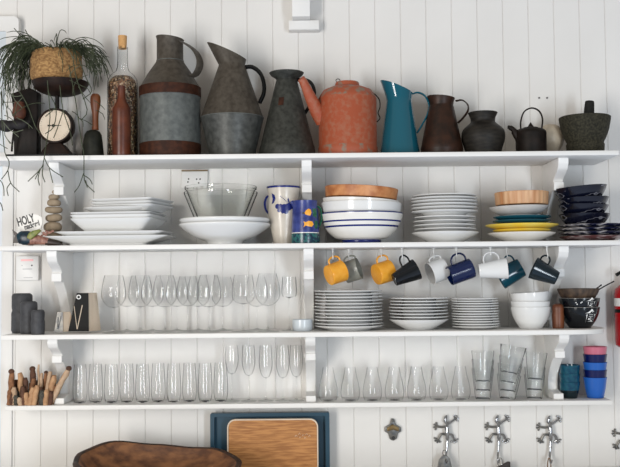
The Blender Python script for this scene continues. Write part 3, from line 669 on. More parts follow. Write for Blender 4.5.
bm = prism(bmesh.new(), [(R(u, v).x, R(u, v).z) for u, v in ((28, 238), (30, 233.5), (34, 231), (41, 229.5), (42.5, 231), (37, 236), (32, 240))], -.022, -.008); M('back_fin', bevel(bm, .003), FISHG, t)
bm = bmesh.new()
for u, v in ((44, 233), (47, 231.5), (50, 232.5), (53, 231.2), (46, 235)): ball(bm, R(u, v, -.004), .006, .003, .005, 10, 6)
tube(bm, [R(38, 238, -.004), R(44, 234.5, -.004), R(52, 232, -.004)], .003, 6); M('flower_spray', bm, FISHP, t)
# square platters
def sq(Rx, Ry, h, p, foot=.6, power=9, t=.004):
    return lambda: plate_bm(Rx, h, p, t, foot, 72, power, 1, Ry/Rx)
def addp(nm, label, u, Y, z, rot, bmf, m=WHITE, cat='platter', grp='white square platters and plates at the left'):
    o = M(nm, bmf(), m, loc=base(u, Y, z)); o.rotation_euler = (0, 0, rot); tag(o, label, cat, grp); return o
zv = lambda v, Y=-.28, u=110: at(u, v, Y).z
R12 = math.radians(-9)
sq_ = [  # name, label, u, Y, base z from previous, rot, Rx, Ry, rim row, pitch, foot
 ('serving_platter', 'bottom and widest white rectangular platter lying on the second shelf', 112, -.178, 235.2, -.05, .232, .116, .62),
 ('serving_platter', 'long flat white platter lying on the widest platter', 116, -.178, 230.8, -.06, .205, .116, .75),
 ('square_plate', 'deep square white dish in the left stack above the flat platter', 119.5, -.158, 217.6, -.12, .158, .125, .62),
 ('square_plate', 'square white plate directly on the deep square dish', 119.5, -.158, 214.0, -.12, .158, .125, .72),
 ('square_plate', 'square white plate directly under the rounded dish in the left stack', 119.2, -.158, 211.5, -.12, .157, .125, .75),
 ('rounded_dish', 'rounded white dish in the middle of the square plate stack', 124, -.158, 206.2, -.16, .142, .122, .7),
 ('square_plate', 'third square white plate from the top of the left stack', 133, -.158, 204.0, -.26, .127, .116, .72),
 ('square_plate', 'second square white plate from the top of the left stack', 133, -.158, 201.0, -.26, .127, .116, .72),
 ('square_plate', 'topmost square white plate of the left stack', 133, -.158, 197.8, -.26, .127, .116, .72)]
zb = Z2; prev = Z2
for nm, lab, u, Y_, vrim, rot, rx, ry, ft in sq_:
    zrim = at(118, vrim, Y_-ry).z
    h = zrim-zb; p_ = max(min(h*.45, .016), .006)
    addp(nm, lab, u, Y_, zb, rot, (lambda rx=rx, ry=ry, h=h, p_=p_, ft=ft, nm=nm: dish_bm(rx, h, min(p_, h-.003), ft and .0036, ft, 104, 3.2 if nm == 'rounded_dish' else 14, 1, ry/rx)))
    # next one rests so that its rim is where the photo shows it
    zb = zb + min(p_, h-.003) + .0005
    nxt = sq_[[q[1] for q in sq_].index(lab)+1] if lab != sq_[-1][1] else None
    if nxt:
        zn = at(118, nxt[4], nxt[3]-nxt[7]).z
        zb = max(zb, zn-.026 if nxt[0] != 'square_plate' or 'deep' not in nxt[1] else zb)
# white big bowl and glass bowls
YW = -.172; sW = S(YW); zc = lambda v, u=225, Y=YW: at(u, v, Y).z-Z2
p = px(225, YW, Z2, [(18, None), (19, 241), (30, 235), (40, 226.5), (44.8, 221.5), (44.8, 219.3)])
pl = px(225, YW, Z2, [(18, None), (19, 241.5), (30, 237), (40, 230.5), (45.2, 226), (45.4, 224.2)])
o = M('serving_bowl', lathe(shell(sm(pl, 4), .004), 64), WHITE, loc=base(225, YW, Z2)); tag(o, 'lower wide shallow white bowl standing on the shelf left of the cream pitcher', 'bowl', 'two nested wide white bowls')
zu = .0125; pu = [(r, z-zu if i else 0) for i, (r, z) in enumerate(p)]
o = M('serving_bowl', lathe(shell(sm(pu, 4), .004), 64), WHITE, loc=base(225, YW, Z2+zu)); tag(o, 'upper wide shallow white bowl holding the two glass bowls', 'bowl', 'two nested wide white bowls')
zg = Z2+.0185; p = px(221, YW, zg, [(19, None), (20, 234), (27, 218), (36.2, 195.5), (36.8, 194), (36.8, 192.5)]); 
o = M('glass_bowl', lathe(shell(p, .004), 64), GLB, loc=base(221, YW, zg)); tag(o, 'lower clear glass mixing bowl nested in the wide white bowl', 'bowl', 'two nested glass mixing bowls')
zg2 = zg+.009; p = px(221, YW, zg2, [(17, None), (18, 231), (25, 214), (34.6, 190.5), (36.0, 189.5), (36.0, 187)]);
o = M('glass_bowl', lathe(shell(p, .004), 64), GLB, loc=base(221, YW, zg2)); tag(o, 'upper clear glass mixing bowl, its rim above the other', 'bowl', 'two nested glass mixing bowls')
# cream pitcher
u0 = 284; YJ = -.15
pts = [(10.5, None), (10.8, 241), (13, 229), (15.4, 217), (15.6, 209), (15, 200), (15.5, 194), (17.2, 187)]
tb, p, o = vessel('stoneware_pitcher', 'cream stoneware pitcher with blue flower and blue rim', 'pitcher', u0, pts, Z2, [CREAM, COBALT], .004, Y=YJ, smooth=4, mi=bandmi([(at(284, 188.2, YJ).z-Z2, 1, 1)]))
R = lambda u, v, dy=0: rel(u0, YJ, Z2, u, v, dy)
M('handle', tube(bmesh.new(), cr([R(272, 195), R(267, 197), R(264.8, 203), R(266, 210), R(270, 215)], 5), .0062, 10, flat=(1.3, .7)), COBALT, tb)
def mark(nm, pts_uv, m, tb, p, u0, Yv, zb, closed=True):
    s_ = S(Yv); bm = bmesh.new()
    blob(bm, [((u-u0)*s_, at(u0, v, Yv).z-zb) for u, v in pts_uv])
    for v in bm.verts:
        r = rad_at(p, v.co.z); x = max(-.95, min(.95, v.co.x/r)); a = math.asin(x); v.co = Vector(((r+.0006)*math.sin(a), -(r+.0006)*math.cos(a), v.co.z))
    return M(nm, bm, m, tb)
def circ(u, v, r, n=14, wob=0): return disc(u, v, r, n, wob)
fl = [(283.5, 209.5, 4.6, .2), (278.5, 207.5, 2.6, 0), (289.5, 208, 3.6, .15), (286.5, 212.5, 2.6, 0), (280, 211.5, 2, 0)]
for u, v, r, wb in fl: mark('flower_mark', circ(u, v, r, 15, wb), COBALT, tb, p, u0, YJ, Z2)
for k in range(7): mark('dot_mark', circ(281.5+k*1.25, 197.5+k*1.15, .55, 8), COBALT, tb, p, u0, YJ, Z2)
for pts_ in ([(272.5, 194), (275.5, 196), (276.5, 200), (274.5, 204), (272.5, 205), (273.5, 200)], [(289, 199), (290, 202), (291, 206), (289.6, 205), (288, 201)]): mark('leaf_mark', pts_, COBALT, tb, p, u0, YJ, Z2)
# blue fish jug
u0 = 305.5; YJ2 = -.215
pts = [(14.2, None), (14.4, 241), (14.0, 233.6), (13.95, 232.8), (13, 213), (11.9, 204), (12.2, 201)]
tb, p, o = vessel('pottery_jug', 'cobalt blue pottery jug with yellow fish and green handle', 'jug', u0, pts, Z2, [BLUEJ, TEALDK, WARMW], .004, Y=YJ2, mi=bandmi([(at(305, 232.9, YJ2).z-Z2, at(305, 233.4, YJ2).z-Z2, 2), (-.1, at(305, 233.4, YJ2).z-Z2, 1), (at(305, 233.7, YJ2).z-Z2, at(305, 232.7, YJ2).z-Z2, 2)]))
R = lambda u, v, dy=0: rel(u0, YJ2, Z2, u, v, dy)
M('handle', tube(bmesh.new(), cr([R(316, 206), R(320, 208), R(321.5, 214), R(321, 222), R(317.5, 229)], 5), .0055, 10, flat=(1.6, .7)), GREENB, tb)
M('spout', tube(bmesh.new(), cr([R(296, 207), R(293, 203.5), R(291.5, 201.2)], 4), [.010]*4+[.0075]*4+[.006], 12), BLUEJ, tb)
fishA = [(305, 213.5), (306.5, 211), (309, 209.5), (311, 210.5), (311.7, 213.5), (310.5, 216.5), (307.5, 216), (305.5, 215.2)]
fishB = [(303.8, 222), (306, 223), (309, 221.6), (312.5, 222.2), (313.7, 225), (312, 227.5), (308, 227), (305.8, 226.2), (303.8, 228), (304.7, 225)]
mark('green_patch', [(312.5, 209), (316, 208.5), (317, 213), (316.5, 219), (313, 217), (312.8, 212)], GREENB, tb, p, u0, YJ2, Z2)
mark('green_patch', [(314.5, 221), (317.5, 221), (318, 226), (316.5, 230), (314.5, 228)], GREENB, tb, p, u0, YJ2, Z2)
mark('fish_mark', fishA, YELL, tb, p, u0, YJ2, Z2); mark('fish_mark', fishB, YELL, tb, p, u0, YJ2, Z2)
mark('eye_mark', circ(303.9, 214, 1.3, 8), DARKMK, tb, p, u0, YJ2, Z2)
# blue-lined bowl stack
u0 = 361.5; Yb = -.165; s = S(Yb)
q = px(u0, Yb, Z2, [(20, None), (20, 240), (26, 238.3), (34, 231.5), (39, 223), (41.5, 216), (41.8, 213.8)])
q = sm(q, 5); zz = lambda v: at(u0, v, Yb).z-Z2
t, p, o = None, None, None
o = M('mixing_bowl', lathe(shell(q, .005), 64, mi=bandmi([(-.01, zz(239.9), 1), (zz(228.2), zz(226.6), 1), (zz(222.9), zz(221.4), 1), (zz(215), zz(211), 1)])), [WARMW, COBALT], loc=base(u0, Yb, Z2)); tag(o, 'cream bowl with blue stripes at the bottom of its stack', 'bowl')
zt0 = Z2+zz(214.6)
b0 = base(u0, Yb, zt0)
def tilted(nm, label, prof, m, u, v, tilt, cat='bowl', grp=None, Yd=Yb, **k):
    c = at(u, v, Yd); o = M(nm, lathe(prof, 56, **k), m, loc=(c.x, Yd, c.z)); o.rotation_euler = (0, math.radians(tilt), 0); return tag(o, label, cat, grp)
tilted('white_bowl', 'lower of two tilted white bowls above the striped bowl', shell(sm([(22*s, -.018), (30*s, -.012), (38.4*s, .0), (40*s, .020), (40.4*s, .040)], 4), .004), WHITE, 361, 214.0, 1.0)
tilted('white_bowl', 'upper tilted white bowl directly under the orange dish', shell(sm([(22*s, -.026), (30*s, -.020), (36*s, -.004), (37.6*s, .010), (38.6*s, .031)], 4), .004), WARMW, 360.5, 208.5, 3.2)
tilted('tart_dish', 'orange straight-sided tart dish on top of the striped bowl stack', shell([(34.5*s, 0), (35.5*s, .002), (36.6*s, .035), (36.8*s, .040)], .006), ORANGE, 361, 199.0, 3.5, 'dish')
# white plates, centre stack
YQ = -.165; sQ = S(YQ); u0 = 445; zq = lambda v: at(u0, v, YQ).z-Z2
rows = [(232.5, 33.5, 7), (229.0, 31, 0), (225.2, 31, 0), (221.2, 31, 0), (217.2, 31, 0), (211.5, 33.3, 0), (208.0, 33.3, 0), (204.8, 33.3, 0), (201.5, 33.3, 0), (198.6, 33, 0), (195.8, 32, 0)]
items = []
for i, (v, r, _) in enumerate(rows):
    zrim = zq(v)
    if i == 0: h = zrim; z = 0; key = 'b'; f = (lambda h=h, r=r: dish_bm(r*sQ, h, .010, .004, .5)); last = .010
    else:
        h = .020; z = zrim-h; key = 'p%d' % r; f = (lambda r=r: plate_bm(r*sQ, .020, .008, .0034, .6))
    items.append((key, f, z, 0, random.uniform(-.6, .6), WHITE, 'white plate'))
stack('dinner_plate', 'plate', 'the stack right of the striped bowls', u0, YQ, Z2, items, 'white plates stacked on the second shelf')
# mixed stack
u0 = 522; zq = lambda v: at(u0, v, YQ).z-Z2
def single(nm, label, bm, m, u, z, tilt=0, cat='plate', grp=None, Y=YQ, zb=None):
    b = base(u, Y, Z2 if zb is None else zb); o = M(nm, bm, m, loc=b+Vector((0, 0, z))); o.rotation_euler = (0, math.radians(tilt), 0); return tag(o, label, cat, grp)
G5 = 'coloured dishes stacked near the right bracket'
single('soup_plate', 'white soup plate at the bottom of the coloured dish stack', dish_bm(33.5*sQ, zq(233), .010, .004, .5), WARMW, 522, 0, grp=G5)
single('yellow_plate', 'lower small yellow plate under the wide yellow plate', dish_bm(28.5*sQ, .020, .008, .004, .6), YPLATE, 522, zq(229.8)-.020, grp=G5)
single('yellow_plate', 'wide yellow plate below the teal plates', dish_bm(36*sQ, .024, .009, .0045, .55), YPLATE, 522, zq(224.8)-.024, grp=G5)
single('teal_plate', 'lower teal plate in the coloured dish stack', dish_bm(28.5*sQ, .020, .008, .0045, .6), TEALP, 522, zq(220.6)-.020, grp=G5)
single('teal_plate', 'upper teal plate under the pale grey bowl', dish_bm(28.5*sQ, .020, .008, .0045, .6), TEALP, 522.5, zq(216.6)-.020, grp=G5)
single('grey_bowl', 'pale grey bowl under the tan tart dish', bowl_bm(29.5*sQ, zq(206.8)-zq(216.0), 17*sQ, .004, .5), GREYW, 519.5, zq(216.2), -1.0, 'bowl', G5)
def flute(prof, m_, n=28, amp=.012):
    bm = lathe(prof, 112)
    for v in bm.verts:
        a = math.atan2(v.co.y, v.co.x); k = 1+amp*math.cos(n*a); v.co.x *= k; v.co.y *= k
    return bm
single('tart_dish', 'tan fluted tart dish on top of the coloured dish stack', flute(shell([(25*sQ, 0), (25.6*sQ, .002), (26.3*sQ, .040), (26.6*sQ, zq(192.8)-zq(205.2))], .006), 0), TAN, 522.5, zq(205.2), -.5, 'dish', G5)
# navy bowls and patterned plates
YN = -.198; sN = S(YN); zq = lambda v, u=584: at(u, v, YN).z-Z2
rows = [(236.2, 33), (232, 34.5), (228.2, 34), (224.6, 35)]
for i, (v, r) in enumerate(rows):
    h = zq(v) if i == 0 else .016
    single('patterned_plate', ('bottom', 'second from the bottom', 'third from the bottom', 'topmost')[i]+' dark patterned plate under the navy bowls', dish_bm(r*sN, h, .006, .004, .62), PINKP if i == 0 else PATT, 593+(0, 1, -1, 1)[i], 0 if i == 0 else zq(v)-h, grp='dark patterned plates at the right end')
zt = zq(224.6)-.010
for i, (rim, r, tilt, u) in enumerate(((213.8, 25.3, 0.0, 585), (204.6, 24.6, 1.2, 584), (197.4, 25, -1.5, 584.8), (186.5, 26.3, -4.5, 582.6))):
    zr_ = zq(rim); zb_ = zt+(.0, .034, .057, .090)[i]
    single('navy_bowl', ('bottom', 'third from the top', 'second from the top', 'topmost, most tilted')[i]+' navy marbled bowl at the right end', bowl_bm(r*sN, zr_-zb_, 15*sN, .0035, .35), NAVYB, u, zb_, tilt, 'bowl', 'navy marbled bowls in a stack')
# ------------------------------------------------------------------ mugs
YM = -.14
zs = SH[2]-TH
def hook_bm(drop, k=1):
    bm = bmesh.new(); L = drop
    lathe([(0, 0), (.006, 0), (.006, -.002), (.0025, -.003), (0, -.003)], 12, bm=bm)
    tube(bm, cr([(0, 0, -.002), (0, 0, -L*.45), (.0, -.008, -L*.62), (0, -.011, -L*.85), (0, -.004, -L-.001), (0, .005, -L*.92), (0, .008, -L*.72)], 4), .0017, 8, ref=(1, 0, 0)); return bm
def mug(name, label, u, v, ax, L, r1, r0, hint, uh, vh, m, hr=1.0, hw=.75, wall=.003, Y=YM, power=None):
    """centre pixel, axis towards the mouth (x, y, z), length px, mouth and base radius px; uh, vh: where the hook holds the handle"""
    s = S(Y); c = at(u, v, Y); z = Vector(ax).normalized(); h = Vector(hint); x = (h-z*h.dot(z)).normalized(); y = z.cross(x)
    Lm, R1, R0 = L*s, r1*s, r0*s
    mw = Matrix((( x.x, y.x, z.x, c.x), (x.y, y.y, z.y, c.y), (x.z, y.z, z.z, c.z), (0, 0, 0, 1))) @ Matrix.Translation((0, 0, -Lm/2))
    t = T(name, label, 'mug', (0, 0, 0), 'mugs hanging under the second shelf'); t.matrix_world = mw
    M('body', lathe(shell(sm([(R0*.92, 0), (R0, .003), (R0+(R1-R0)*.5, Lm*.5), (R1, Lm)], 4), wall), 40), m, t)
    q = mw.inverted() @ at(uh, vh, Y)          # top of the handle, in the mug's own space
    top = max(q.x, R1*1.15)+.0035; zc_ = min(max(q.z, Lm*.3), Lm*.7); hwid = Lm*hw*.5; rm = lambda zz: R0+(R1-R0)*max(0, min(1, zz/Lm))-.001
    hh_ = top-rm(zc_)
    pts = [(rm(zc_-hwid), 0, zc_-hwid), (rm(zc_)+hh_*.55, 0, zc_-hwid*.95), (top-.002, 0, zc_-hwid*.5), (top, 0, zc_), (top-.002, 0, zc_+hwid*.5), (rm(zc_)+hh_*.55, 0, zc_+hwid*.95), (rm(zc_+hwid), 0, zc_+hwid)]
    M('handle', tube(bmesh.new(), cr(pts, 4), .0042*hr, 10, flat=(1.2, .8)), m, t)
    # hook through the handle
    hp_ = mw @ Vector((top, 0, zc_)); drop = zs-hp_.z+.008
    hk = M('cup_hook', hook_bm(max(drop, .022)), WIREW, loc=(hp_.x, Y+.002, zs-.0004))
    tag(hk, 'white screw hook holding the '+label.split(' hanging')[0].split(' with')[0], 'hook', 'cup hooks under the second shelf')
mug('coffee_mug', 'leftmost yellow mug hanging beside the grey mug', 335.8, 273, (.86, .42, .30), 16.5, 10.8, 10.2, (-.3, 0, 1), 333.6, 257.5, YELL, Y=-.175)
mug('coffee_mug', 'sage grey mug hanging between the two yellow mugs', 352, 270.7, (.88, -.25, .28), 15.5, 11, 10.6, (-.3, 0, 1), 349, 257, GREYG, Y=-.105)
mug('coffee_mug', 'yellow mug hanging left of the black mug', 383.3, 272.5, (.88, .42, .26), 16.5, 11, 10.6, (-.15, 0, 1), 381.5, 256.5, YELL, Y=-.115)
mug('coffee_mug', 'black mug hanging beside the right yellow mug', 405.5, 274.5, (.90, .10, .42), 25, 11, 6.5, (-.4, 0, 1), 403.3, 256.3, BLACKG, hw=.36, Y=-.175)
mug('coffee_mug', 'plain white mug hanging left of the navy mug', 437.5, 271, (-.9, -.22, -.32), 16.5, 11.4, 10.8, (-.2, 0, 1), 434, 257, WHITE, Y=-.115)
mug('coffee_mug', 'navy blue mug with white rim and large handle hanging', 460.5, 272, (-.92, -.12, -.32), 24, 9.8, 10, (-.25, 0, 1), 456.5, 255, NAVY, hr=1.1, hw=.62, Y=-.165)
mug('coffee_mug', 'tapered white mug hanging in front of the teal mug', 493, 269.5, (.97, -.1, .08), 27.5, 10.6, 7, (-.15, 0, 1), 490.5, 253.5, WHITE, hw=.55, Y=-.19)
mug('coffee_mug', 'teal mug half hidden behind the tapered white mug', 510.5, 273, (-.80, .1, -.42), 24, 11.5, 9.5, (-.1, 0, 1), 508, 256.5, TEALG, hw=.36, Y=-.10)
mug('coffee_mug', 'dark blue-green mug hanging at the right end', 545, 273, (-.88, .12, .42), 25, 11.5, 7, (.15, 0, 1), 545, 256, DTEAL, hw=.36, Y=-.238)
# ------------------------------------------------------------------ third shelf
def vasef(label, u, Y, r, vt, vs, rt):
    p = px(u, Y, Z3, [(r*.9, None), (r, 330), (r, vs+3), (r*.985, vs+1.5), (r*.93, vs), (r*.93, vs-1.5), (r*.97, vs-4), (r*.97, vt+2.4), (r*.9, vt+.9), (r*.75, vt)])
    p = [(a, b) for a, b in p]
    o = M('bottle_vase', lathe(shell(p, .004), 40), VASE, loc=base(u, Y, Z3)); tag(o, label, 'vase', 'charcoal bottle vases at the left end')
vasef('tallest charcoal bottle vase at the left end', 22, -.13, 10.4, 293.5, 311, 8)
vasef('middle-sized charcoal bottle vase of the three', 28.8, -.195, 8.6, 301.5, 315, 7)
vasef('smallest charcoal bottle vase in front of the three', 37.8, -.245, 6.9, 310, 320, 6)
# wedge-shaped graters / metronome-like blocks
def wedge(name, label, u0, YY, fl, fr, side, vt, mface, mside, cat, tall=True):
    t = T(name, label, cat, base(u0, YY, Z3)); R = lambda u, v: rel(u0, YY, Z3, u, v)
    a, b, c, d = [(R(u, v).x, max(0, R(u, v).z)) for u, v in fl+fr]
    dep = side
    bm = bmesh.new(); A = [bm.verts.new((x, 0, z)) for x, z in (a, b, c, d)]; top = max(b[1], c[1])
    B = [bm.verts.new((x+ (dx), dep, z)) for (x, z), dx in zip((a, b, c, d), (.006, .006, .020, .034))]
    bm.faces.new(A); bm.faces.new(list(reversed(B)))
    for i in range(4): j = (i+1) % 4; bm.faces.new((A[i], B[i], B[j], A[j]))
    bevel(bm, .001, 1); M('block', bm, mside, t)
    bm = prism(bmesh.new(), [a, b, c, d], -.0035, -.0005); M('front_panel', bm, mface, t)
    return t, R
t, R = wedge('wooden_metronome', 'black-fronted wooden metronome with white ring and V lines', 79, -.18, [(68.5, 331.3), (77, 293)], [(88.5, 293), (89, 331.3)], .055, 293, BLACKP, PALEW, 'metronome')
c = R(79, 297)
bm = bmesh.new(); tube(bm, [Vector((c.x+.007*math.cos(a), -.005, c.z+.007*math.sin(a))) for a in [k*2*PI/20 for k in range(21)]], .0022, 6); M('ring', bm, WIREW, t)
bm = bmesh.new(); tube(bm, [R(74.5, 306)+Vector((0, -.005, 0)), R(77.3, 329)+Vector((0, -.005, 0))], .0013, 6); tube(bm, [R(82.7, 305)+Vector((0, -.005, 0)), R(77.6, 329)+Vector((0, -.005, 0))], .0018, 6); M('pendulum', bm, PALEW, t)
t, R = wedge('small_metronome', 'small metal-fronted wedge beside the black metronome', 59, -.20, [(54.5, 331.8), (57.5, 312)], [(63, 312), (63.2, 331.8)], .035, 312, STEELD, PALEW, 'metronome')
bm = bmesh.new(); tube(bm, [R(58.5, 317)+Vector((0, -.005, 0)), R(58, 329)+Vector((0, -.005, 0))], .0015, 6); tube(bm, [R(61.5, 316)+Vector((0, -.005, 0)), R(58.4, 329)+Vector((0, -.005, 0))], .0012, 6); M('pendulum', bm, CHROME, t)
# wine glasses
def wine(name, label, u, YY, rimv, wv, botv, rr, rw, rf, grp, zb=None, base_=None):
    zb = Z3 if zb is None else zb
    b = base(u, YY, zb); s = S(YY); z = lambda v: at(u, v, YY).z-zb
    t = T(name, label, 'wine glass', b, grp)
    hb = z(botv)
    pr = sm([(.003, hb), (rw*s*.48, hb+.004), (rw*s*.86, z(wv+5)), (rw*s, z(wv)), (rw*s*.94, z((wv+rimv)/2)), (rr*s, z(rimv))], 5)
    M('bowl', lathe(shell(pr, .0013), 40), GL, t)
    M('stem', lathe([(0, .005), (.006, .006), (.0035, .012), (.003, hb*.5), (.0033, hb-.003), (.005, hb), (0, hb)], 14), GL, t)
    M('foot', lathe([(0, 0), (rf*s, 0), (rf*s, .0012), (rf*s*.5, .003), (.006, .006), (0, .006)], 40), GLF, t)
    return t
GF = 'stemmed wine glasses on the third shelf'
fr = [(113.7, 275.5, 296, 307.5, 9, 12, 11.5), (140.5, 275.5, 296, 307, 8.5, 11.8, 11), (165, 275.5, 296, 307, 8.5, 11.8, 11), (188, 276.5, 295, 306, 8, 11, 11), (209, 275, 296, 307, 8.5, 12, 11), (243.5, 275, 295, 304, 9, 11.3, 12), (268, 273.5, 295, 305.5, 8.8, 12, 11.5), (289.5, 277, 291, 298, 6.8, 7.6, 8)]
for i, a in enumerate(fr):
    wine('wine_glass', f'{ORD[i]} wine glass from the left in the front row' if i < 7 else 'last narrow wine glass of the front row beside the ramekin', a[0], -.20 if i < 7 else -.16, *a[1:], GF)
for i, u in enumerate((127, 152.5, 177, 198.5, 223, 257)):
    wine('wine_glass', f'{ORD[i]} wine glass from the left in the back row', u, -.085, 277, 296, 306.5, 8, 11, 10.5, GF)
# ramekin
s = S(-.17); p = px(302.5, -.17, Z3, [(8.6, None), (9.5, 329.5), (10, 327), (10.1, 319.5)]); o = M('ramekin', lathe(shell(p, .004), 40), BLUEW, loc=base(302.5, -.17, Z3)); tag(o, 'small pale blue ramekin between the glasses and plates', 'ramekin')
# plate stacks
YQ = -.145; sQ = S(YQ)
def plates(nm, u, R_, rows, where, grp, noun, hb_=None, foot=.6, deep=.020, pit=.008, first=None, m=WHITE):
    zq = lambda v: at(u, v, YQ).z-Z3; its = []
    for i, v in enumerate(rows):
        if i == 0: its.append(('b', first or (lambda: dish_bm(R_*sQ, zq(rows[0]), pit, .0036, foot)), 0, 0, 0, m, noun))
        else: its.append(('p', (lambda: plate_bm(R_*sQ, deep, pit, .0034, foot)), zq(v)-deep, 0, random.uniform(-.7, .7), m, noun))
    stack(nm, 'plate', where, u, YQ, Z3, its, grp)
plates('dinner_plate', 349, 34, [325, 322.4, 318.9, 315.8, 312.4, 309.0, 305.8, 302.6, 299.4, 296.2, 293.2, 290.2], 'the tallest stack by the middle bracket', 'large white dinner plates on the third shelf', 'white dinner plate')
plates('pasta_plate', 419, 29.3, [319, 316, 312.8, 309.7, 306.5, 303.4, 300.4, 297.4], 'the stack next to the tallest', 'white pasta plates on the third shelf', 'white pasta plate', foot=.48)
plates('side_plate', 475.5, 23.6, [325.5, 323, 320.4, 317.9, 315.3, 312.8, 310.2, 307.7, 305.1, 302.6, 300.2, 298], 'the stack left of the white bowls', 'small white side plates on the third shelf', 'white side plate', deep=.016, pit=.006)
# white bowls
Yw = -.15; sw = S(Yw); zq = lambda v, u=531: at(u, v, Yw).z-Z3
for i, (rim, r, z, tl, u) in enumerate(((306.8, 19.6, 0, 0, 531), (301.3, 19.4, .030, .6, 530.6), (292.3, 19.0, .052, -3.2, 531.5))):
    o = M('rice_bowl', bowl_bm(r*sw, zq(rim)-z, 11*sw, .0035, .75), WHITE, loc=base(u, Yw, Z3)+Vector((0, 0, z))); o.rotation_euler = (0, math.radians(tl), 0)
    tag(o, ('bottom', 'middle', 'topmost, slightly tilted')[i]+' plain white bowl beside the brown shaker', 'bowl', 'plain white bowls on the third shelf')
p = px(558.3, -.17, Z3, [(5.4, None), (5.8, 326), (5.9, 316), (5.6, 312), (5.7, 308), (4.8, 305), (2.5, 303.6)])
o = M('wooden_shaker', lathe([(0, 0)]+sm(p, 3)+[(0, p[-1][1])], 28), BROWNW, loc=base(558.3, -.17, Z3)); tag(o, 'brown wooden shaker between the white and black bowls', 'shaker')
# black bowls
Yk = -.14; sk = S(Yk); u0 = 580; zq = lambda v: at(u0, v, Yk).z-Z3
for i, (rim, r, z) in enumerate(((307, 19.6, 0), (298, 19.9, .034))):
    pr = bowl_prof(r*sk, zq(rim)-z, 10.5*sk, .004, .8)
    t = T('noodle_bowl', ('lower', 'upper')[i]+' black bowl with white character, right end', 'bowl', base(u0, Yk, Z3)+Vector((0, 0, z)), 'black noodle bowls')
    M('body', lathe(shell(pr, .004), 56, mi=(lambda k, a, b, h=zq(rim)-z: 1 if min(a[1], b[1]) > h-.003 else 0)), [BLACKG, GREYW], t)
    zc_ = zq((316.0, 303.2)[i])-z
    bm = text_bm('食', (.050, .040)[i], .0003); bmesh.ops.translate(bm, verts=bm.verts, vec=(0, 0, zc_)); M('character', wrap(bm, pr, .36, .0007), WIREW, t, smooth=False)
    if i == 1:
        bm = bmesh.new()
        for q in ((-.012, .004), (-.008, -.002), (.006, .003), (.010, .006)): blob(bm, disc(q[0], zc_+q[1], .0022, 8))
        M('mark', wrap(bm, pr, -.28, .0007), WIREW, t)
o = M('coconut_bowl', bowl_bm(20.4*sk, zq(288.7)-zq(300.5), 14*sk, .005, .7), COCO, loc=base(579, Yk, Z3)+Vector((0, 0, zq(300.5)))); tag(o, 'brown coconut shell bowl on top of the black bowls', 'bowl')
for lab, pts in (('longer dark spoon handle sticking out of the coconut bowl', [(583, 298), (594, 292.5), (604, 286.5), (614, 281.3)]), ('shorter dark spoon handle sticking out of the coconut bowl', [(585, 297), (592, 291.5), (598, 287.5), (601.5, 284.8)])):
    YY = Yk-(.0 if 'long' in lab else .02); q = [at(u, v, YY) for u, v in pts]; b = q[0]
    bm = tube(bmesh.new(), cr([x-b for x in q], 3), [.0045]*4+[.003]*5+[.0036], 8, flat=(1.3, .8)); ball(bm, (0, 0, .0), .012, .010, .004)
    tag(M('wooden_spoon', bm, BLACKI, loc=b), lab, 'spoon', 'spoons in the coconut bowl')
# fire extinguisher
u0 = 629; Ye = -.07; zb = at(u0, 347, Ye).z; s = S(Ye); t = T('fire_extinguisher', 'red fire extinguisher on the wall at the right edge', 'fire extinguisher', (at(u0, 310, Ye).x, Ye, zb))
p = px(u0, Ye, zb, [(11, 347), (13.5, 345), (14, 340), (14, 294), (13, 289), (8, 284.5), (4, 283)]); M('cylinder', lathe([(0, 0)]+p+[(0, p[-1][1])], 32), RED, t)
for v0, v1, m in ((298, 306, PLASTIC), (309, 312.5, BLACKI)):
    a, b = px(u0, Ye, zb, [(14.05, v1), (14.05, v0)]); M('label_band', lathe([(a[0]-.002, a[1]), a, b, (b[0]-.002, b[1])], 32), m, t)
a, b = px(u0, Ye, zb, [(5, 283), (5, 274)]); M('valve', lathe([(0, a[1]), a, b, (0, b[1])], 16), BLACKI, t)
M('lever', tube(bmesh.new(), [(0, 0, b[1]), (-.03, -.01, b[1]+.008), (-.05, -.01, b[1]-.004)], .007, 8), BLACKI, t)
M('wall_bracket', box(bmesh.new(), -.02, .02, .045, .0695, .06, .11), BLACKI, t)
# ------------------------------------------------------------------ bottom shelf
Y4 = -.10
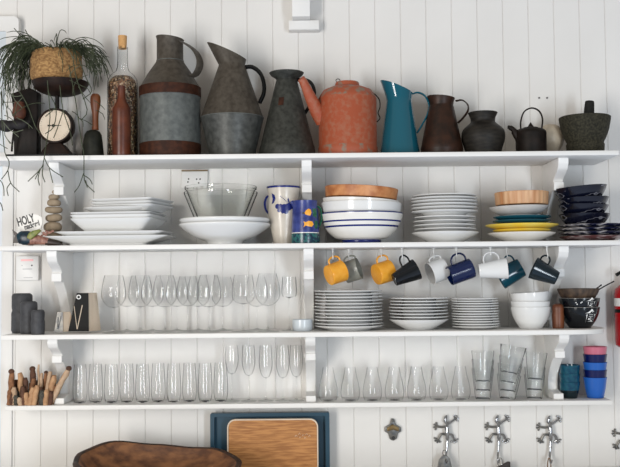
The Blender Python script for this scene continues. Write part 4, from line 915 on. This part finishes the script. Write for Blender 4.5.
# driftwood
u0 = 38; t = T('driftwood_holder', 'bundle of short brown driftwood sticks at the left of the lowest shelf', 'driftwood', base(u0, Y4, Z4))
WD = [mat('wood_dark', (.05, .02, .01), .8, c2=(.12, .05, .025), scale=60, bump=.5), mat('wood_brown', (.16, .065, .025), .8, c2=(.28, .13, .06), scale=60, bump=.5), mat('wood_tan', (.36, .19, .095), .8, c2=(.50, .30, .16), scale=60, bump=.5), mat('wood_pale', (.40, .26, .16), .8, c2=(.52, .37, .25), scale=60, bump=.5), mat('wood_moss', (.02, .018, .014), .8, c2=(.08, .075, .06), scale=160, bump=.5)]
sticks = [((16, 404), (15, 380), 2.3, 0, .012), ((22, 404), (23.5, 381), 2.2, 1, .015), ((30, 404), (30.5, 383), 2.3, 1, .012), ((36, 404), (36, 381), 2.2, 0, .015), ((43, 404), (44.5, 379), 2.2, 1, .012), ((49, 404), (49, 381), 2.3, 0, .015), ((53, 404), (53, 382), 2.3, 2, .012), ((15.5, 404), (16, 392), 2.2, 0, -.045), ((30.5, 404), (30, 391), 2.1, 2, -.05), ((49.5, 404), (50.5, 388), 2.2, 2, -.055), ((13.5, 403), (13, 371), 2.6, 1, -.02), ((18, 404), (17.8, 386), 2.2, 3, -.045), ((24, 404), (21.7, 372.5), 2.7, 2, -.02), ((28.5, 404), (28, 377), 2.2, 0, -.03), ((34, 404), (33.2, 368.5), 2.6, 0, -.01), ((38, 400), (38.7, 364.5), 1.1, 3, 0), ((33, 404), (37, 386), 2.4, 2, -.05), ((38, 404), (40.7, 384), 2.5, 2, -.05), ((41, 403), (41.5, 373), 1.6, 3, 0), ((46, 402), (46, 372.5), 1.8, 1, 0), ((47, 403), (51.5, 371), 2.2, 3, -.02), ((50, 404), (56.5, 374.5), 2.6, 2, -.03), ((52, 404), (71.5, 367.5), 2.5, 3, -.04), ((46, 404), (46, 389), 3.3, 4, -.045), ((21, 404), (20, 394), 2.6, 4, -.05), ((27, 404), (26.5, 385), 2.5, 0, -.045), ((55, 404), (57.5, 385), 2.0, 1, -.03), ((24.5, 404), (24, 396), 2, 3, -.055), ((12.5, 404), (13.5, 388), 2.2, 1, -.045), ((31, 404), (35, 378), 2.0, 1, -.02), ((53, 404), (55, 390), 2.3, 0, -.05), ((42.5, 404), (43, 386), 2.4, 0, -.035)]
s = S(Y4)
for (a, b, r, k, dy) in sticks:
    A, B = rel(u0, Y4, Z4, *a), rel(u0, Y4, Z4, *b); A.z = max(A.z, 0) if A.z > .01 else 0; A.y = B.y = dy; n = 6
    pts = [A+(B-A)*(i/n)+Vector((random.uniform(-.002, .002), random.uniform(-.002, .002), 0)) for i in range(n+1)]; r *= 1.12
    bm = tube(bmesh.new(), pts, [r*s*random.uniform(.88, 1.12) for _ in range(n)]+[r*s*.72], 9)
    st = M('stick', bm, WD[k], t)
    if a == (52, 404) or k in (1, 0) and b[1] < 373:
        M('dark_tip', ball(bmesh.new(), B, r*s*1.05, r*s*1.05, r*s*.9, 12, 8), WD[0], st)
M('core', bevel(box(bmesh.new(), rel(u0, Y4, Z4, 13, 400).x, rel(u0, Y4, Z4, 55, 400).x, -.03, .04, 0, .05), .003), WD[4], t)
# slim tumblers
def tumbler_prof(u, YY, zb, pts, t, thick=.006):
    p = sm(px(u, YY, zb, pts), 4); q = shell(p, t); return q[:-2]+[(q[-2][0], p[0][1]+thick), (0, p[0][1]+thick)]
GS = 'slim stemless flutes on the lowest shelf'
b0 = base(80, Y4, Z4); proto = None
for i in range(10):
    u = 80+15.65*i
    if proto is None:
        proto = M('stemless_flute', lathe(tumbler_prof(143, Y4, Z4, [(4.2, None), (5.4, 401.5), (6.9, 395), (7.1, 389), (6.6, 378), (5.7, 364)], .0012), 36), GL); o = proto
    else: o = proto.copy(); C.objects.link(o)
    o.location = base(u, Y4+(.012 if i % 2 else 0), Z4); tag(o, f'{ORD[i]} slim stemless flute from the left on the lowest shelf', 'glass', GS)
# champagne flutes
for i, u in enumerate((232, 248.8, 266, 283, 296.5)):
    YY = Y4+.01; b = base(u, YY, Z4); s = S(YY); z = lambda v: at(u, v, YY).z-Z4; bot = (374, 375.5, 378, 378, 377)[i]
    t = T('champagne_flute', f'{ORD[i]} stemmed champagne flute from the left, beside the middle bracket', 'champagne glass', b, 'stemmed champagne flutes on the lowest shelf')
    hb = z(bot); pr = sm([(.003, hb), (3.6*s, hb+.008), (6.0*s, z(bot-9)), (6.6*s, z(bot-15)), (6.3*s, z(bot-23)), (5.6*s, z(345.5))], 5)
    M('bowl', lathe(shell(pr, .0013), 36), GL, t); M('stem', lathe([(0, .005), (.005, .006), (.003, .012), (.0028, hb*.5), (.003, hb-.002), (.004, hb), (0, hb)], 14), GL, t)
    M('foot', lathe([(0, 0), (8*s, 0), (8*s, .0012), (4*s, .003), (.005, .006), (0, .006)], 36), GLF, t)
proto = None
for i in range(7):
    u = 328.3+22.1*i
    if proto is None:
        proto = M('stemless_wine_glass', lathe(tumbler_prof(394, Y4, Z4, [(5, None), (6.8, 401), (9, 396), (9.5, 391.5), (8.5, 384), (6.4, 375), (5.1, 367)], .0012, .005), 40), GL); o = proto
    else: o = proto.copy(); C.objects.link(o)
    o.location = base(u, Y4, Z4); tag(o, f'{ORD[i]} round stemless wine glass right of the middle bracket', 'glass', 'round stemless wine glasses on the lowest shelf')
# stacked tumblers
def tstack(u, where, rows, YY=-.095):
    for i, (bu, bv, ru, rv, rb, rt) in enumerate(rows):
        zb = Z4 if i == 0 else at(bu, bv, YY).z; b = base(bu, YY, zb); top = at(ru, rv, YY); ax = top-b; L = ax.length; s = S(YY)
        p = [(rb*s*.93, 0), (rb*s, .003), (rb*s+(rt-rb)*s*.5, L*.5), (rt*s, L)]; q = shell(p, .0018); q = q[:-2]+[(q[-2][0], .008), (0, .008)]
        bm = lathe(q, 40); o = M('glass_tumbler', bm, GLT, loc=b); o.rotation_mode = 'QUATERNION'; o.rotation_quaternion = ax.to_track_quat('Z', 'Y')
        n = len(rows); tag(o, ('bottom' if i == 0 else 'topmost' if i == n-1 else ('second' if i == 1 else 'third')+' from the bottom')+f' clear tumbler of {where}', 'tumbler', 'stacked clear tumblers')
tstack(482.8, 'the left tumbler stack', [(482.8, 400, 482.8, 368.7, 7.3, 11), (482.8, 390.5, 482.8, 359.7, 7.2, 11), (482.8, 381.5, 482.8, 351, 7.2, 11.2)])
tstack(507.5, 'the leaning middle tumbler stack', [(507.5, 400, 509, 375, 7.8, 11.8), (507.5, 391, 510, 364.5, 7.6, 12), (508, 382.5, 511.5, 357, 7.6, 12), (509, 373, 513.5, 346, 8.2, 13)])
tstack(534.5, 'the right tumbler stack', [(534.5, 400, 534.5, 375, 7.6, 10.2), (534.5, 390, 535, 367.5, 7.5, 10.2), (535, 379.5, 536.5, 352.5, 7.2, 10.6)])
# teal cups and blue cups
Yc = -.085; sc = S(Yc)
for i, (rim, bv) in enumerate(((381.6, None), (373.3, 391.5), (364.8, 383))):
    zb = Z4 if bv is None else at(570, bv, Yc).z; h = at(570, rim, Yc).z-zb
    p = [(6.8*sc, 0), (7.3*sc, .003), (9.2*sc, h*.5), (10*sc, h)]
    o = M('teal_cup', lathe(shell(p, .0028), 40, mi=(lambda k, a, b, h=h: 1 if (a[1]+b[1])/2 < h*.42 else 0)), [CUPT2, CUPT3], loc=base(570, Yc, zb)); tag(o, ('bottom', 'middle', 'topmost')[i]+' teal glazed cup of the three by the right bracket', 'cup', 'stacked teal cups')
for i, (rim, bv, m, c) in enumerate(((377, None, CUPB, 'bright blue cup at the bottom of the cup stack'), (369.6, 392, CUPN, 'navy cup between the two bright blue cups'), (362, 384, CUPB, 'upper bright blue cup in the cup stack'), (354, 376, CUPN, 'navy cup directly under the pink cup'), (346.6, 368, CUPP, 'pink cup on top of the blue cup stack'))):
    zb = Z4 if bv is None else at(595.5, bv, Yc).z; h = at(595.5, rim, Yc).z-zb
    p = [(7.8*sc, 0), (8.3*sc, .003), (10.2*sc, h*.5), (11.4*sc, h*.93), (11.7*sc, h)]
    o = M('ceramic_cup', lathe(shell(p, .003), 40), m, loc=base(595.5, Yc, zb)); tag(o, c, 'cup', 'stacked blue and pink cups')
# ------------------------------------------------------------------ below the shelves
# trays
YT = -.045; pa, pb = at(210.5, 413, YT), at(329.3, 413, YT); t = T('teal_tray', 'large dark teal tray leaning on the wall below the shelf', 'tray', ((pa.x+pb.x)/2, YT, ZW))
hw = (pb.x-pa.x)/2; hh = pa.z-ZW
M('tray_body', frame_bm(rrect(-hw, hw, 0, hh, .006), rrect(-hw+.016, hw-.016, .016, hh-.014, .006), -.016, .014, .004), TRAYT, t)
YT2 = -.085; pa, pb = at(227.3, 419, YT2), at(318, 419, YT2); t = T('oak_tray', 'round-cornered oak board tray with pale edge before the teal tray', 'tray', ((pa.x+pb.x)/2, YT2, ZW)); hw = (pb.x-pa.x)/2; hh = pa.z-ZW
M('edge', frame_bm(rrect(-hw, hw, 0, hh, .032), rrect(-hw+.0045, hw-.0045, .0045, hh-.0045, .028), -.012, .010, -.006), PALEW, t)
M('board', prism(bmesh.new(), rrect(-hw+.005, hw-.005, .005, hh-.005, .0275), -.0085, -.0063), OAK, t)
bm = bmesh.new(); b0 = base(272.6, YT2, ZW)
for k, (u, v, r) in enumerate(((296, 435.5, .007), (299.5, 433.5, .006), (303, 435, .0065), (306.5, 434, .006), (309.5, 435.5, .006), (300, 437, .005), (305, 437.5, .005))):
    p = at(u, v, YT2); tube(bm, [Vector((p.x-t.location.x-r*.6, -.0089, p.z-ZW-r*.5)), Vector((p.x-t.location.x, -.0089, p.z-ZW+r*.6)), Vector((p.x-t.location.x+r*.7, -.0089, p.z-ZW-r*.3))], .0007, 5)
M('printed_mark', bm, PALEW, t)
# dough bowl: hewn trough, back rim high, front rim low
YD = -.34; pa, pb = at(73, 452, YD), at(240, 458, YD); cx = (pa.x+pb.x)/2; W = (pb.x-pa.x)/2; Hb = at(156, 444, -.17).z-ZW
bm = bmesh.new(); n = 72; ov = [];
def ringd(k, z, zt=None, thick=0):
    out = []
    for i in range(n):
        a = 2*PI*i/n; c, s_ = math.cos(a), math.sin(a); e = 1/((abs(c)**2.5+abs(s_)**2.5)**(1/2.5))
        wob = 1+.012*math.sin(3*a+1)+.010*math.sin(7*a)
        x = (W-thick)*k*c*e*wob; y = (.185-thick)*k*s_*e*wob
        if zt is None: zz = z
        else: zz = z + (zt(a)-z)*1.0
        out.append(bm.verts.new((x, y, zz)))
    return out
def rimz(a):
    c, s_ = math.cos(a), math.sin(a)
    return Hb - .015*(c+.35) - .028*abs(c)**7 - .055*max(0, -s_)**1.3 + .012*(s_ > .2)*math.exp(-((c+.5)/.28)**2) + .0025*math.sin(9*a)
levels = [ringd(.60, 0), ringd(.78, .008), ringd(.90, 0, lambda a: rimz(a)*.30), ringd(.97, 0, lambda a: rimz(a)*.62), ringd(.995, 0, lambda a: rimz(a)*.88), ringd(1.0, 0, lambda a: rimz(a)-.004), ringd(.99, 0, rimz), ringd(.965, 0, lambda a: rimz(a)+.001, .004), ringd(.945, 0, lambda a: rimz(a)-.004, .004), ringd(.90, 0, lambda a: rimz(a)*.80+.006), ringd(.80, 0, lambda a: rimz(a)*.5+.008), ringd(.62, 0, lambda a: rimz(a)*.18+.014), ringd(.40, .020)]
for k, (A, B) in enumerate(zip(levels, levels[1:])):
    for i in range(n):
        f = bm.faces.new((A[i], A[(i+1) % n], B[(i+1) % n], B[i])); f.material_index = 1 if k < 8 else 0
bm.faces.new(levels[0]).material_index = 1; bm.faces.new(list(reversed(levels[-1])))
o = M('dough_bowl', bm, [DOUGH, DOUGHD], loc=(cx, YD, ZW), ang=1.2); tag(o, 'large oval hewn wooden dough bowl below the lowest shelf', 'bowl')
# bottle opener
c = at(392.5, 429, 0); s = S(0); t = T('bottle_opener', 'small metal bottle opener screwed to the wall', 'bottle opener', (c.x, 0, c.z))
Q = lambda u, v: ((u-392.5)*s, (429-v)*s)
M('plate', bevel(prism(bmesh.new(), [Q(*q) for q in ((389.5, 424), (391, 418.5), (394, 418.5), (395.5, 424), (400.5, 427), (401, 431), (397.5, 433), (396.5, 438), (393, 440.3), (389.5, 438.5), (388, 433), (384.5, 431), (384.3, 427))], -.012, -.0005), .003), STEELD, t)
M('cap_lip', bevel(prism(bmesh.new(), [Q(*q) for q in ((386.5, 427), (392.5, 423.5), (398.8, 427), (398, 430.5), (392.5, 428.6), (387, 430.5))], -.026, -.012), .002), BRASS, t)
for u, v, r in ((392.6, 420.5, .005), (393, 437.2, .006)):
    bm = face_turn(lathe([(0, .012), (r, .012), (r, .015), (r*.6, .017), (0, .017)], 14)); q = Q(u, v); bmesh.ops.translate(bm, verts=bm.verts, vec=(q[0], 0, q[1])); M('screw', bm, DARKMK if r > .0055 else STEELD, t)
# gecko hooks
def gecko(label, u, v):
    t = T('gecko_hook', label, 'wall hook', (at(u, v, 0).x, 0, at(u, v, 0).z), 'gecko shaped wall hooks')
    Q = lambda du, dv, y=-.014: Vector((du*s, y, -dv*s))
    bm = tube(bmesh.new(), cr([Q(0, 0, -.016), Q(-.3, 5, -.022), Q(-.2, 10, -.024), Q(.0, 15, -.022), Q(0, 19, -.018)], 4), [.006]*3+[.0085]*6+[.0078]*5+[.005]*3, 12, ref=(1, 0, 0)); M('body', bm, CHROME, t)
    bm = bmesh.new(); tube(bm, [Q(.3, 2), Q(-1.8, -1), Q(-1.2, -4.2), Q(.1, -6.8)], [.006, .0095, .0085, .003], 12, flat=(1, .8), ref=(0, 1, 0)); M('head', bm, CHROME, t)
    for sx_, y0, x1, y1, x2, y2 in ((1, 3, 5, -.5, 8.0, -2.5), (-1, 4, -5, 5, -9, 4.5), (1, 12.5, 5, 12.5, 7, 17), (-1, 12.5, -5.5, 12, -8.5, 16.5)):
        bm = bmesh.new(); tube(bm, cr([Q(0, y0), Q(x1, y1, -.012), Q(x2, y2, -.008)], 4), .0046, 8)
        d = Vector((x2-x1, y2-y1)).normalized()
        for k in (-1.1, -.35, .4, 1.15):
            e = Vector((d.x*math.cos(k)-d.y*math.sin(k), d.x*math.sin(k)+d.y*math.cos(k)))
            tip = Q(x2+e.x*3.5, y2+e.y*3.5, -.006); tube(bm, [Q(x2, y2, -.008), tip], .0025, 6); ball(bm, tip, .0042, .0035, .0042, 8, 6)
        M('leg', bm, CHROME if sx_ > 0 else STEELD, t)
    bm = tube(bmesh.new(), cr([Q(0, 18, -.018), Q(-.5, 24, -.020), Q(-1.6, 31, -.026), Q(-2.4, 36, -.040), Q(-2.4, 37.5, -.056), Q(-2, 34, -.066)], 5), [.0062]*6+[.005]*6+[.0042]*6+[.0038]*6+[.003]*2, 10, ref=(1, 0, 0)); M('tail', bm, CHROME, t)
    return t
g = gecko('leftmost chrome gecko hook, right of the bottle opener', 446.3, 421.5)
for u, v, lab in ((497.5, 421.5, 'second chrome gecko hook from the left'), (549, 422, 'third chrome gecko hook from the left'), (624.5, 428, 'chrome gecko hook cut off by the right picture edge')):
    dup(g, lab, (at(u, v, 0).x, 0, at(u, v, 0).z))
# things hanging from them
def hang(name, label, cat, u, v, build):
    p = at(u, v, -.05); t = T(name, label, cat, (p.x, -.05, p.z)); build(t)
def spat(t):
    M('handle', bevel(prism(bmesh.new(), [(-.022, -.16), (-.028, -.03), (-.022, -.004), (-.008, .012), (.008, .014), (.020, .0), (.028, -.03), (.022, -.16)], -.003, .003), .002), STEELD, t)
    M('ring', tube(bmesh.new(), [Vector((.008*math.cos(a), 0, .022+.010*math.sin(a))) for a in [k*2*PI/16 for k in range(17)]], .0018, 6), CHROME, t)
hang('steel_spatula', 'grey steel utensil hanging from the leftmost gecko hook', 'utensil', 444.5, 458.5, spat)
def strap(t):
    M('flap', bevel(prism(bmesh.new(), [(-.032, -.018), (.020, .008), (.028, .006), (.028, -.12), (-.030, -.12)], -.006, .006), .002), LEATH, t)
    M('loop', tube(bmesh.new(), [Vector((-.012+.010*math.cos(a), 0, .006+.016*math.sin(a))) for a in [k*2*PI/16 for k in range(17)]], .002, 6), CHROME, t)
hang('leather_pouch', 'dark item hanging from the second gecko hook', 'pouch', 503, 463.5, strap)
def cordb(t):
    M('loop', tube(bmesh.new(), cr([(-.004, 0, -.10), (-.006, 0, -.02), (-.002, 0, .008), (.004, 0, .008), (.007, 0, -.02), (.006, 0, -.10)], 4), .0022, 6), CORD, t)
    M('tag_holder', bevel(box(bmesh.new(), -.012, .014, -.004, .004, -.13, -.10), .001), LEATH, t)
hang('cord_loop', 'brown cord loop hanging from the third gecko hook', 'cord', 549.0, 461, cordb)
# ------------------------------------------------------------------ light
w = bpy.data.worlds.new('world'); bpy.context.scene.world = w; w.use_nodes = True
wn = w.node_tree; bg = wn.nodes['Background']; tc = wn.nodes.new('ShaderNodeTexCoord'); sx_ = wn.nodes.new('ShaderNodeSeparateXYZ'); mr = wn.nodes.new('ShaderNodeMapRange'); mr.inputs['From Min'].default_value = -1
rp_ = wn.nodes.new('ShaderNodeValToRGB'); el = rp_.color_ramp.elements
el[0].position = 0; el[0].color = (.66, .77, .98, 1); el[1].position = 1; el[1].color = (.46, .40, .33, 1)
for q, c in ((.40, (.30, .31, .33, 1)), (.50, (.18, .18, .18, 1)), (.62, (.30, .29, .27, 1))): e = el.new(q); e.color = c
wn.links.new(tc.outputs['Generated'], sx_.inputs[0]); wn.links.new(sx_.outputs['Z'], mr.inputs['Value']); wn.links.new(mr.outputs[0], rp_.inputs['Fac']); wn.links.new(rp_.outputs['Color'], bg.inputs['Color'])
bg.inputs['Strength'].default_value = .74
def area(name, loc, tgt, sx, sy, e, col):
    l = bpy.data.lights.new(name, 'AREA'); l.shape = 'RECTANGLE'; l.size = sx; l.size_y = sy; l.energy = e; l.color = col
    o = bpy.data.objects.new(name, l); C.objects.link(o); o.location = loc; o.rotation_euler = (Vector(tgt)-Vector(loc)).to_track_quat('-Z', 'Y').to_euler(); return o
for dx_ in (-.30, .30):
    area('window_light_left', (-2.4+dx_*.9, -4.4-dx_*.45, 1.35), (0, 0, 1.3), .34, 2.7, 52, (1, .962, .91))
area('window_light_right', (2.1, -5.0, 1.15), (.1, 0, 1.25), .55, 2.2, 70, (.82, .91, 1))
sc = bpy.context.scene
sc.view_settings.view_transform = 'Standard'; sc.view_settings.look = 'None'; sc.view_settings.gamma = 1; sc.view_settings.exposure = 0.54; sc.view_settings.use_curve_mapping = False
sc.cycles.transparent_max_bounces = 64; sc.cycles.max_bounces = 40; sc.cycles.transmission_bounces = 32; sc.cycles.glossy_bounces = 8
